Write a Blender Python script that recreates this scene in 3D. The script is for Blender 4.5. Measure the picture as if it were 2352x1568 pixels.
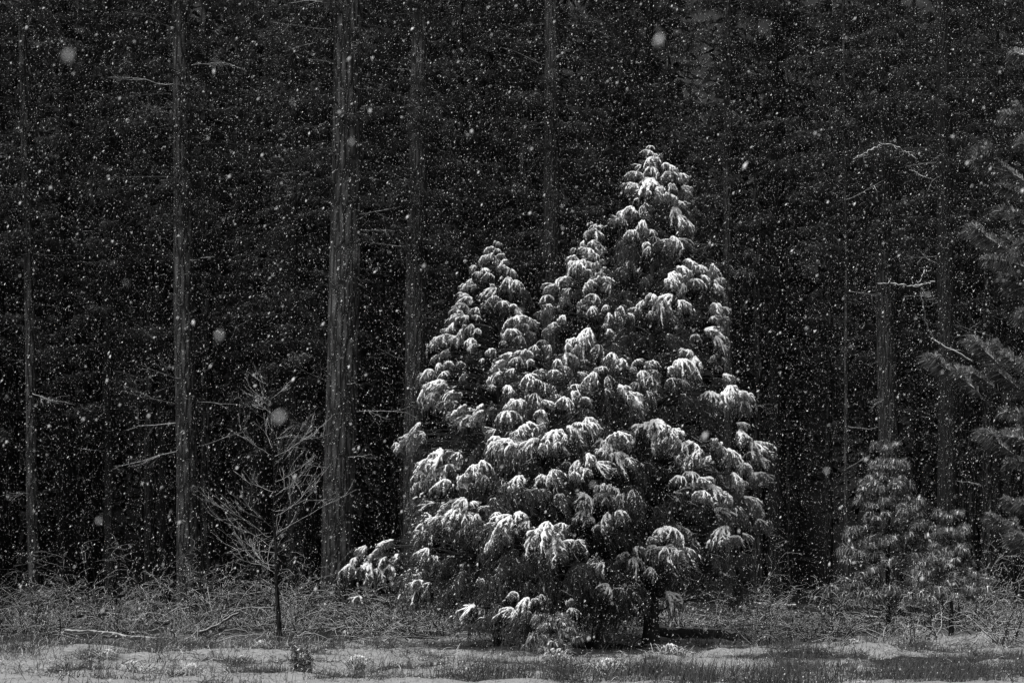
import bpy, math
import numpy as np
from mathutils import Vector

# ------------------------------------------------------------------ clean
for o in list(bpy.data.objects):
    bpy.data.objects.remove(o)
S = bpy.context.scene
COL = S.collection

# ------------------------------------------------------------------ camera
F, HY, CX, EYE = 4523.0, 1265.0, 1176.0, 2.4      # focal length, eye level and centre measured on the photograph (2352 wide)
cam = bpy.data.cameras.new("camera")
camo = bpy.data.objects.new("camera", cam)
COL.objects.link(camo)
S.camera = camo
camo.location = (0, 0, EYE)
camo.rotation_euler = (math.radians(90), 0, 0)
cam.sensor_width = 36
cam.lens = 36 * F / 2352
cam.shift_y = 482 / 2352
cam.clip_start = 0.1
cam.clip_end = 1500
cam.dof.use_dof = True
cam.dof.focus_distance = 50
cam.dof.aperture_fstop = 4.0

# ------------------------------------------------------------------ light
SUN_ELEV, SUN_AZ = math.radians(52), math.radians(-132)     # azimuth measured from +Y towards +X: over the viewer's shoulder
w = bpy.data.worlds.new("World")
S.world = w
w.use_nodes = True
nt = w.node_tree
nt.nodes.clear()
sky = nt.nodes.new("ShaderNodeTexSky")
sky.sky_type = 'NISHITA'
sky.sun_disc = False
sky.sun_elevation = SUN_ELEV
sky.sun_rotation = SUN_AZ
bw = nt.nodes.new("ShaderNodeRGBToBW")                      # a monochrome picture: a grey winter sky
bg = nt.nodes.new("ShaderNodeBackground")
bg.inputs[1].default_value = 0.05
ow = nt.nodes.new("ShaderNodeOutputWorld")
nt.links.new(sky.outputs[0], bw.inputs[0])
nt.links.new(bw.outputs[0], bg.inputs[0])
nt.links.new(bg.outputs[0], ow.inputs[0])
sl = bpy.data.lights.new("sun", 'SUN')
sl.energy = 1.5
sl.angle = math.radians(34)
sl.color = (1, 1, 1)
so = bpy.data.objects.new("sun", sl)
COL.objects.link(so)
sd = Vector((math.sin(SUN_AZ) * math.cos(SUN_ELEV), math.cos(SUN_AZ) * math.cos(SUN_ELEV), math.sin(SUN_ELEV)))
so.rotation_euler = (-sd).to_track_quat('-Z', 'Y').to_euler()
so.location = (-20, -10, 60)

S.view_settings.view_transform = 'Standard'
S.view_settings.look = 'None'
S.view_settings.gamma = 1
S.view_settings.exposure = 1.35
S.view_settings.use_curve_mapping = False
S.cycles.max_bounces = 5
S.cycles.diffuse_bounces = 3
S.cycles.use_denoising = True


# ------------------------------------------------------------------ materials
def mat(name):
    m = bpy.data.materials.new(name)
    m.use_nodes = True
    n = m.node_tree
    n.nodes.clear()
    out = n.nodes.new("ShaderNodeOutputMaterial")
    p = n.nodes.new("ShaderNodeBsdfPrincipled")
    p.inputs["Roughness"].default_value = 0.85
    p.inputs["Specular IOR Level"].default_value = 0.15
    n.links.new(p.outputs[0], out.inputs[0])
    return m, n, p


def node(n, kind, **kw):
    a = n.nodes.new(kind)
    for k, v in kw.items():
        setattr(a, k, v)
    return a


def noise_val(n, scale, detail=4, rough=0.6, stretch=None, coords="Object"):
    tc = node(n, "ShaderNodeTexCoord")
    mp = node(n, "ShaderNodeMapping")
    if stretch:
        mp.inputs["Scale"].default_value = stretch
    n.links.new(tc.outputs[coords], mp.inputs[0])
    t = node(n, "ShaderNodeTexNoise")
    t.inputs["Scale"].default_value = scale
    t.inputs["Detail"].default_value = detail
    t.inputs["Roughness"].default_value = rough
    n.links.new(mp.outputs[0], t.inputs["Vector"])
    return t


def ramp(n, src, stops):
    r = node(n, "ShaderNodeValToRGB")
    e = r.color_ramp.elements
    while len(e) > 1:
        e.remove(e[-1])
    e[0].position, e[0].color = stops[0][0], (stops[0][1],) * 3 + (1,)
    for p, v in stops[1:]:
        x = e.new(p)
        x.color = (v, v, v, 1)
    n.links.new(src, r.inputs[0])
    return r


def bump(n, p, src, strength, dist):
    b = node(n, "ShaderNodeBump")
    b.inputs["Strength"].default_value = strength
    b.inputs["Distance"].default_value = dist
    n.links.new(src, b.inputs["Height"])
    n.links.new(b.outputs[0], p.inputs["Normal"])


def m_plain(name, lo, hi, scale, **kw):
    m, n, p = mat(name)
    t = noise_val(n, scale, coords=kw.get("coords", "Object"))
    r = ramp(n, t.outputs[0], [(.3, lo), (.7, hi)])
    n.links.new(r.outputs[0], p.inputs["Base Color"])
    return m


def m_bark(name, lo, hi, s=1.0):
    """ridged bark: long vertical plates split by dark furrows"""
    m, n, p = mat(name)
    tc = node(n, "ShaderNodeTexCoord")
    mp = node(n, "ShaderNodeMapping")
    mp.inputs["Scale"].default_value = (9 * s, 9 * s, 1.5 * s)
    n.links.new(tc.outputs["Object"], mp.inputs[0])
    wob = node(n, "ShaderNodeTexNoise")
    wob.inputs["Scale"].default_value = 1.3
    n.links.new(mp.outputs[0], wob.inputs["Vector"])
    mx = node(n, "ShaderNodeMix", data_type='VECTOR')
    mx.inputs[0].default_value = .22
    n.links.new(mp.outputs[0], mx.inputs[4])
    n.links.new(wob.outputs["Color"], mx.inputs[5])
    v = node(n, "ShaderNodeTexVoronoi", feature='DISTANCE_TO_EDGE')
    v.inputs["Scale"].default_value = 1.0
    n.links.new(mx.outputs[1], v.inputs["Vector"])
    v2 = node(n, "ShaderNodeTexNoise")
    v2.inputs["Scale"].default_value = 3
    v2.inputs["Detail"].default_value = 6
    n.links.new(mp.outputs[0], v2.inputs["Vector"])
    r = ramp(n, v.outputs["Distance"], [(0, lo), (.16, (lo + hi) / 2), (.4, hi)])
    r2 = ramp(n, v2.outputs[0], [(.3, .55), (.7, 1.25)])
    mu = node(n, "ShaderNodeMix", data_type='RGBA', blend_type='MULTIPLY')
    mu.inputs[0].default_value = 1
    n.links.new(r.outputs[0], mu.inputs[6])
    n.links.new(r2.outputs[0], mu.inputs[7])
    sp = node(n, "ShaderNodeTexNoise")
    sp.inputs["Scale"].default_value = 26
    sp.inputs["Detail"].default_value = 3
    n.links.new(tc.outputs["Object"], sp.inputs["Vector"])
    sp2 = node(n, "ShaderNodeTexNoise")
    sp2.inputs["Scale"].default_value = .7
    n.links.new(tc.outputs["Object"], sp2.inputs["Vector"])
    sa = node(n, "ShaderNodeMath", operation='ADD')
    n.links.new(sp.outputs[0], sa.inputs[0])
    n.links.new(sp2.outputs[0], sa.inputs[1])
    sr = ramp(n, sa.outputs[0], [(0, 0), (1, 0)])
    mr = node(n, "ShaderNodeMapRange")
    mr.inputs["From Min"].default_value = 1.20
    mr.inputs["From Max"].default_value = 1.38
    mr.inputs["To Max"].default_value = .55
    n.links.new(sa.outputs[0], mr.inputs["Value"])
    ms = node(n, "ShaderNodeMix", data_type='RGBA')
    n.links.new(mr.outputs[0], ms.inputs[0])
    n.links.new(mu.outputs[2], ms.inputs[6])
    ms.inputs[7].default_value = (hi * 4, hi * 4, hi * 4, 1)
    n.links.new(ms.outputs[2], p.inputs["Base Color"])
    h = ramp(n, v.outputs["Distance"], [(0, 0), (.25, 1)])
    bump(n, p, h.outputs[0], 1.0, .05)
    return m


def m_snowtop(name, lo, hi, level=.35, snow=.78, nscale=9.0, soft=.25):
    """dark wood or stalk whose upward faces carry lying snow"""
    m, n, p = mat(name)
    t = noise_val(n, nscale)
    base = ramp(n, t.outputs[0], [(.3, lo), (.7, hi)])
    g = node(n, "ShaderNodeNewGeometry")
    sx = node(n, "ShaderNodeSeparateXYZ")
    n.links.new(g.outputs["Normal"], sx.inputs[0])
    a = node(n, "ShaderNodeMath", operation='MULTIPLY_ADD')
    n.links.new(t.outputs[0], a.inputs[0])
    a.inputs[1].default_value = 1.1
    a.inputs[2].default_value = -.55
    b = node(n, "ShaderNodeMath", operation='ADD')
    n.links.new(sx.outputs[2], b.inputs[0])
    n.links.new(a.outputs[0], b.inputs[1])
    r = ramp(n, b.outputs[0], [(level, 0), (level + soft, 1)])
    mx = node(n, "ShaderNodeMix", data_type='RGBA')
    n.links.new(r.outputs[0], mx.inputs[0])
    n.links.new(base.outputs[0], mx.inputs[6])
    mx.inputs[7].default_value = (snow, snow, snow, 1)
    n.links.new(mx.outputs[2], p.inputs["Base Color"])
    return m


M_SNOW = m_plain("lying_snow", .80, .90, 12)
M_FLAKE = m_plain("snowflake", .85, .92, 5)
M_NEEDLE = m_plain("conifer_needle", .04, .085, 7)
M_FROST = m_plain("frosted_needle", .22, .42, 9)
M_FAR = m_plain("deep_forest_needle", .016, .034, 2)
M_FARSNOW = m_plain("shade_toned_snow", .06, .20, 3)  # thin snow coloured dark, with the forest's shade put into its tone
M_BARK = m_bark("pale_furrowed_bark", .010, .085, .72)
M_BARKF = m_bark("shade_dimmed_bark", .015, .065)  # bark darkened in colour to stand for the shade on the faint trunks
M_BARKD = m_bark("dark_furrowed_bark", .01, .022, 1.2)
M_BARKH = m_plain("young_bark", .02, .05, 6)
M_TWIG = m_snowtop("snowy_twig", .020, .045, .42, .60)
M_TWIGB = m_snowtop("bare_tree_twig", .05, .10, .30, .60)
M_DEAD = m_snowtop("dead_branch", .05, .10, .55, .55)
M_LOG = m_snowtop("snowy_log", .03, .07, .70, .55, 6.0, .2)
M_STRAW = m_plain("dead_straw", .035, .09, 3)
M_STRAWL = m_snowtop("frosted_straw", .08, .16, .3, .55)
M_DRY = m_snowtop("withered_plant", .03, .07, .6, .6)


# ground: snow with dead stalks and litter showing, none of it under the dense crowns
def ground_material():
    m, n, p = mat("snowy_meadow")
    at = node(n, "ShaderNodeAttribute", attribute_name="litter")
    t1 = noise_val(n, .7, 7, .75)
    t2 = noise_val(n, 9, 6, .75, stretch=(1, .6, 1))
    t3 = noise_val(n, 40, 3, .7, stretch=(1, .35, 1))
    a = node(n, "ShaderNodeMath", operation='ADD')
    n.links.new(t1.outputs[0], a.inputs[0])
    n.links.new(t2.outputs[0], a.inputs[1])
    b = node(n, "ShaderNodeMath", operation='ADD')
    n.links.new(a.outputs[0], b.inputs[0])
    n.links.new(t3.outputs[0], b.inputs[1])
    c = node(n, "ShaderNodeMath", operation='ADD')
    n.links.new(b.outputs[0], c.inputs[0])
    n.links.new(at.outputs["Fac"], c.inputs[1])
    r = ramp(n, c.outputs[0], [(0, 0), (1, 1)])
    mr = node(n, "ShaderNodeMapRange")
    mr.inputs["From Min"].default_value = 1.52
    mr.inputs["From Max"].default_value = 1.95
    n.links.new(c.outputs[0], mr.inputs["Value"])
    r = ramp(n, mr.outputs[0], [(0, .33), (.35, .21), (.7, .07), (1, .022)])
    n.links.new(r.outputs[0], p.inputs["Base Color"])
    bump(n, p, b.outputs[0], .5, .05)
    return m


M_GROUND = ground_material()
M_HILL = m_plain("forested_hillside", .012, .03, .3)


# ------------------------------------------------------------------ mesh helpers
class MB:
    """collects triangles; build() links them as one mesh object"""

    def __init__(s):
        s.v, s.f, s.m, s.n = [], [], [], 0

    def add(s, v, f, mi=0):
        v = np.asarray(v, float).reshape(-1, 3)
        f = np.asarray(f, int).reshape(-1, 3)
        s.v.append(v)
        s.f.append(f + s.n)
        s.m.append(np.full(len(f), mi, np.int32))
        s.n += len(v)

    def tube(s, pts, rad, k=5, mi=0, flat=1.0):
        pts = np.asarray(pts, float)
        rad = np.broadcast_to(np.asarray(rad, float), (len(pts),))
        t = np.gradient(pts, axis=0)
        t /= np.linalg.norm(t, axis=1, keepdims=True) + 1e-9
        ref = np.array([0, 0, 1.0]) if abs(t[:, 2]).mean() < .85 else np.array([1.0, 0, 0])
        a = np.cross(t, ref)
        a /= np.linalg.norm(a, axis=1, keepdims=True) + 1e-9
        b = np.cross(a, t)
        th = np.arange(k) * 2 * math.pi / k
        v = pts[:, None, :] + rad[:, None, None] * (np.cos(th)[None, :, None] * a[:, None, :] + flat * np.sin(th)[None, :, None] * b[:, None, :])
        n = len(pts)
        i = np.arange(n - 1)[:, None] * k
        j = np.arange(k)[None, :]
        j2 = (j + 1) % k
        q = np.stack([i + j, i + j2, i + k + j2, i + k + j], -1).reshape(-1, 4)
        f = np.concatenate([q[:, [0, 1, 2]], q[:, [0, 2, 3]]])
        v = np.concatenate([v.reshape(-1, 3), pts[:1], pts[-1:]])
        c0 = np.stack([np.arange(k), np.full(k, n * k), (np.arange(k) + 1) % k], -1)[:, [0, 1, 2]]
        e = (n - 1) * k
        c1 = np.stack([e + np.arange(k), e + (np.arange(k) + 1) % k, np.full(k, n * k + 1)], -1)
        s.add(v, np.concatenate([f, c0, c1]), mi)

    def blades(s, base, d, length, width, mi=0, rng=None, bend=None):
        """thin tapered needles, two triangles' worth of width each: base (n,3), direction (n,3)"""
        n = len(base)
        d = d / (np.linalg.norm(d, axis=1, keepdims=True) + 1e-9)
        r = rng.normal(size=(n, 3))
        side = np.cross(d, r)
        side /= np.linalg.norm(side, axis=1, keepdims=True) + 1e-9
        L = np.broadcast_to(np.asarray(length, float), (n,))[:, None]
        W = np.broadcast_to(np.asarray(width, float), (n,))[:, None] * .5
        if bend is None:
            v = np.stack([base - side * W, base + side * W, base + d * L], 1)
            f = np.arange(n * 3).reshape(-1, 3)
        else:
            mid = base + d * L * .5
            tip = mid + (d + bend) / (np.linalg.norm(d + bend, axis=1, keepdims=True) + 1e-9) * L * .5
            v = np.stack([base - side * W, base + side * W, mid - side * W * .8, mid + side * W * .8, tip], 1)
            i = np.arange(n)[:, None] * 5
            f = np.concatenate([i + [0, 1, 3], i + [0, 3, 2], i + [2, 3, 4]], 1).reshape(-1, 3)
        s.add(v.reshape(-1, 3), f, mi)

    def mesh(s, name, mats, smooth=False):
        me = bpy.data.meshes.new(name)
        v = np.concatenate(s.v)
        f = np.concatenate(s.f)
        mi = np.concatenate(s.m)
        me.vertices.add(len(v))
        me.vertices.foreach_set("co", v.astype(np.float32).ravel())
        me.loops.add(len(f) * 3)
        me.loops.foreach_set("vertex_index", f.astype(np.int32).ravel())
        me.polygons.add(len(f))
        me.polygons.foreach_set("loop_start", (np.arange(len(f)) * 3).astype(np.int32))
        me.polygons.foreach_set("material_index", mi)
        if smooth:
            me.polygons.foreach_set("use_smooth", np.ones(len(f), bool))
        for m in mats:
            me.materials.append(m)
        me.update(calc_edges=True)
        return me

    def build(s, name, mats, parent=None, smooth=False):
        return link(name, s.mesh(name, mats, smooth), parent)


def link(name, me, parent=None, loc=(0, 0, 0), rot=(0, 0, 0), sc=1.0):
    o = bpy.data.objects.new(name, me)
    COL.objects.link(o)
    o.location = loc
    o.rotation_euler = rot
    o.scale = (sc, sc, sc) if np.isscalar(sc) else sc
    if parent is not None:
        o.parent = parent
    return o


def tag(o, label=None, cat=None, group=None, kind=None):
    for k, v in (("label", label), ("category", cat), ("group", group), ("kind", kind)):
        if v:
            o[k] = v
    return o


def thing(name, label, cat, loc, group=None, rz=0):
    o = link(name, None, None, loc, (0, 0, rz))
    return tag(o, label, cat, group)


def copy_tree(o, parent=None):
    c = o.copy()
    COL.objects.link(c)
    if parent is not None:
        c.parent = parent
    for ch in list(o.children):
        copy_tree(ch, c)
    return c


def at(x, y, Y):
    """point of the place seen at (x, y) on the photograph, at Y metres from the viewer"""
    return np.array([(x - CX) / F * Y, Y, EYE - (y - HY) / F * Y])


def wob(x, seed, amp=1.0):
    r = np.random.default_rng(seed)
    y = np.zeros_like(x, dtype=float)
    for k in range(5):
        y += np.sin(x * (1 + k * 1.7) * r.uniform(.7, 1.3) + r.uniform(0, 6.28)) / (1 + k)
    return y * amp


# ------------------------------------------------------------------ ground and hill
def ground_height(x, y):
    r = np.random.default_rng(3)
    z = np.zeros(np.broadcast(x, y).shape)
    for k in range(16):
        fr = r.uniform(.3, 4.0)
        a = r.uniform(0, 6.28)
        z = z + .060 / (.6 + fr) * np.sin(fr * (x * math.cos(a) + y * math.sin(a)) + r.uniform(0, 6.28))
    for k in range(10):
        fr = r.uniform(5, 14)
        a = r.uniform(0, 6.28)
        z = z + .007 * np.sin(fr * (x * math.cos(a) + y * math.sin(a)) + r.uniform(0, 6.28))
    return z


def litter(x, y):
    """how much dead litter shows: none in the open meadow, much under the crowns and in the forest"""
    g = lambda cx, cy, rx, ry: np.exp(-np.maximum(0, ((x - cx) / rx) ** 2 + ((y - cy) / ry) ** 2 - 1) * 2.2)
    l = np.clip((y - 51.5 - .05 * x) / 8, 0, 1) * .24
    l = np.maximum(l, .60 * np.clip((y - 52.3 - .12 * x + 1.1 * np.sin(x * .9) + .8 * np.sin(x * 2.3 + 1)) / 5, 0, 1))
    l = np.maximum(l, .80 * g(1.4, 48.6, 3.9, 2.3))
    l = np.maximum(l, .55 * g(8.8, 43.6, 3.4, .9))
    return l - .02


xs = np.unique(np.concatenate([np.linspace(-17, 17, 330), -17 - np.geomspace(.3, 500, 24), 17 + np.geomspace(.3, 500, 24)]))
ys = np.unique(np.concatenate([np.linspace(-300, 30, 24), np.linspace(30, 36, 30), np.linspace(36, 58, 300), np.linspace(58, 90, 60), np.geomspace(90, 700, 22)]))
gx, gy = np.meshgrid(xs, ys)
fade = np.clip(1 - (np.abs(gx) - 40) / 40, 0, 1) * np.clip(1 - (gy - 90) / 40, 0, 1) * np.clip(1 - (10 - gy) / 40, 0, 1)
gz = ground_height(gx, gy) * fade
nx, ny = len(xs), len(ys)
i = (np.arange(ny - 1)[:, None] * nx + np.arange(nx - 1)[None, :]).reshape(-1)
gm = MB()
gm.add(np.stack([gx, gy, gz], -1).reshape(-1, 3), np.concatenate([np.stack([i, i + 1, i + nx + 1], 1), np.stack([i, i + nx + 1, i + nx], 1)]))
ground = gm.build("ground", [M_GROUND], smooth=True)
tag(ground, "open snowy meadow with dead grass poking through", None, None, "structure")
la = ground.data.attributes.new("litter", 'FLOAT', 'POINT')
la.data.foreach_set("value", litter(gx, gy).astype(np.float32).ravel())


def gz_at(x, y):
    return float(ground_height(np.array(x), np.array(y)))


rng = np.random.default_rng(11)
hx, hy = np.meshgrid(np.linspace(-160, 160, 110), np.linspace(128, 300, 70))
hz = np.minimum(np.maximum(0, hy - 130) * .8, 110) + rng.normal(0, 1.1, hx.shape) + wob(hx * .1 + hy * .07, 5, 2.0) - 1.5
i = (np.arange(69)[:, None] * 110 + np.arange(109)[None, :]).reshape(-1)
hb = MB()
hb.add(np.stack([hx, hy, hz], -1).reshape(-1, 3), np.concatenate([np.stack([i, i + 1, i + 111], 1), np.stack([i, i + 111, i + 110], 1)]))
hill = hb.build("hill", [M_HILL])
tag(hill, "dark wooded hillside rising behind the forest", None, None, "structure")


# ------------------------------------------------------------------ trunks
def trunk_mesh(name, base, top, r0, r1, k, rings, seed, m, furrow=.03, flare=.35, bend=.0):
    """tapered trunk from base to top (both local), ridged, flaring at the root"""
    base, top = np.asarray(base, float), np.asarray(top, float)
    H = top[2] - base[2]
    t = np.linspace(0, 1, rings) ** 1.15
    c = base + (top - base) * t[:, None]
    c[:, 0] += wob(t * 4, seed, bend) - wob(np.zeros(1), seed, bend)
    z = t * H
    rad = (r0 + (r1 - r0) * t) * (1 + flare * np.exp(-z / .55))
    th = np.arange(k) * 2 * math.pi / k
    r = np.random.default_rng(seed)
    ridge = np.zeros((rings, k))
    for q in range(9):
        ph, fr = r.uniform(0, 6.28), r.integers(5, max(6, k // 3))
        ridge += np.sin(th[None, :] * fr + ph + 1.3 * np.sin(z[:, None] * r.uniform(.4, 1.8) + r.uniform(0, 6.28)))
    ridge = ridge / 9 + r.normal(0, .25, (rings, k))
    R = rad[:, None] * (1 + furrow * ridge)
    v = np.stack([c[:, 0:1] + R * np.cos(th), c[:, 1:2] + R * np.sin(th), np.broadcast_to(c[:, 2:3], R.shape)], -1)
    mb = MB()
    i = np.arange(rings - 1)[:, None] * k
    j = np.arange(k)[None, :]
    j2 = (j + 1) % k
    q = np.stack([i + j, i + j2, i + k + j2, i + k + j], -1).reshape(-1, 4)
    mb.add(v.reshape(-1, 3), np.concatenate([q[:, [0, 1, 2]], q[:, [0, 2, 3]]]))
    return mb.mesh(name, [m], True)


# ------------------------------------------------------------------ snowy boughs of the clearing trees
def bough_meshes(seed, snow, nax=8, wide=1.0):
    """a bough about 1 m across: snow-laden branchlets with sprays hanging down from them. (needles, snow); origin at its crest, +X outward"""
    r = np.random.default_rng(seed)
    nd, sn = MB(), MB()
    for q in range(nax):
        fan = seed % 2
        az = (r.uniform(-1.0, 1.0) if fan else r.uniform(-2.2, 2.2)) if q else 0.0
        ro = r.uniform(.20, .62) * (1 if abs(az) < 1.2 else .7) * (1.3 if fan else 1)
        t = np.linspace(0, 1, 8)
        rr = ro * (1 - (1 - t) ** 1.35)
        ax_ = np.stack([-.06 + rr * math.cos(az), rr * math.sin(az) * wide, r.uniform(-.06, .0) + r.uniform(.0, .06) * np.sin(t * 3.1) - r.uniform(.15, .75) * ro * 1.6 * t ** 1.8], 1)
        ax_[1:] += np.cumsum(r.normal(0, .018, (7, 3)), 0)
        nd.tube(ax_, np.linspace(.013, .005, 8), 4, 0)
        axd = np.array([math.cos(az), math.sin(az), 0])
        sd_ = np.array([-math.sin(az), math.cos(az), 0])
        # snow along the branchlet itself, lumpy and broken
        if r.random() < .15 + 1.0 * snow:
            k = 10
            ts = np.linspace(.0, r.uniform(.55, .95), k)
            ps = np.stack([np.interp(ts, t, ax_[:, c]) for c in range(3)], 1) + [0, 0, .018]
            rad = (.012 + .040 * snow) * r.uniform(.3, 1.4, k)
            rad[0] *= .6
            rad[-1] *= .35
            sn.tube(ps + r.normal(0, .006, ps.shape), rad, 6, 0, .75)
        for k in range(18):
            ts = r.uniform(.02, 1.0)
            p0 = np.array([np.interp(ts, t, ax_[:, c]) for c in range(3)])
            d0 = axd * r.uniform(.1, .9) + sd_ * r.choice([-1, 1]) * r.uniform(.1, .9)
            h = r.uniform(.05, .19)
            v = r.uniform(.12, .34) if r.random() < .75 else r.uniform(.3, .62)
            s_ = np.linspace(0, 1, 7)[:, None]
            p = p0 + d0 * h * (1 - (1 - s_) ** 2) + np.array([0, 0, -1.0]) * v * s_ ** 1.5
            p[1:] += np.cumsum(r.normal(0, .007, (6, 3)), 0)
            nd.tube(p, np.linspace(.007, .003, 7), 3, 0)
            m = 15
            tt = r.uniform(.02, 1, m)
            b = np.stack([np.interp(tt, s_[:, 0], p[:, c]) for c in range(3)], 1)
            tg = np.stack([np.interp(tt, s_[:, 0], np.gradient(p[:, c])) for c in range(3)], 1)
            tg /= np.linalg.norm(tg, axis=1, keepdims=True)
            d = tg * .9 + np.array([0, 0, -.35]) + r.normal(0, .38, (m, 3))
            fr = r.random(m) < .04 + .54 * snow
            for sel, mi in ((~fr, 0), (fr, 1)):
                if sel.any():
                    nd.blades(b[sel], d[sel], r.uniform(.06, .13, sel.sum()), .014, mi, r)
            if r.random() < .04 + .74 * snow:
                u = (.15 + .62 * snow) * r.uniform(.25, 1.15) * min(1, .3 / v)
                kk = 6
                ss = np.linspace(0, min(u, .95), kk)
                ps = np.stack([np.interp(ss, s_[:, 0], p[:, c]) for c in range(3)], 1)
                ps += axd * .008 + np.array([0, 0, .012])
                rad = (.009 + .021 * snow) * r.uniform(.5, 1.4, kk) * np.linspace(1.1, .55, kk)
                rad[-1] *= .4
                sn.tube(ps + r.normal(0, .005, ps.shape), rad, 5, 0, .85)
    a = nd.mesh("bough", [M_NEEDLE, M_FROST], False)
    b = sn.mesh("snow_cover", [M_SNOW], True) if sn.n else None
    return a, b


LEVELS = {}
for lv, sv, cnt, nn in (("heavy", .98, 9, 10), ("mid", .82, 9, 9), ("light", .44, 6, 8), ("bare", .03, 4, 7)):
    LEVELS[lv] = [bough_meshes(100 + 17 * i + int(sv * 1000), sv, nn, 1.0 + .2 * (i % 3)) for i in range(cnt)]

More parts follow.
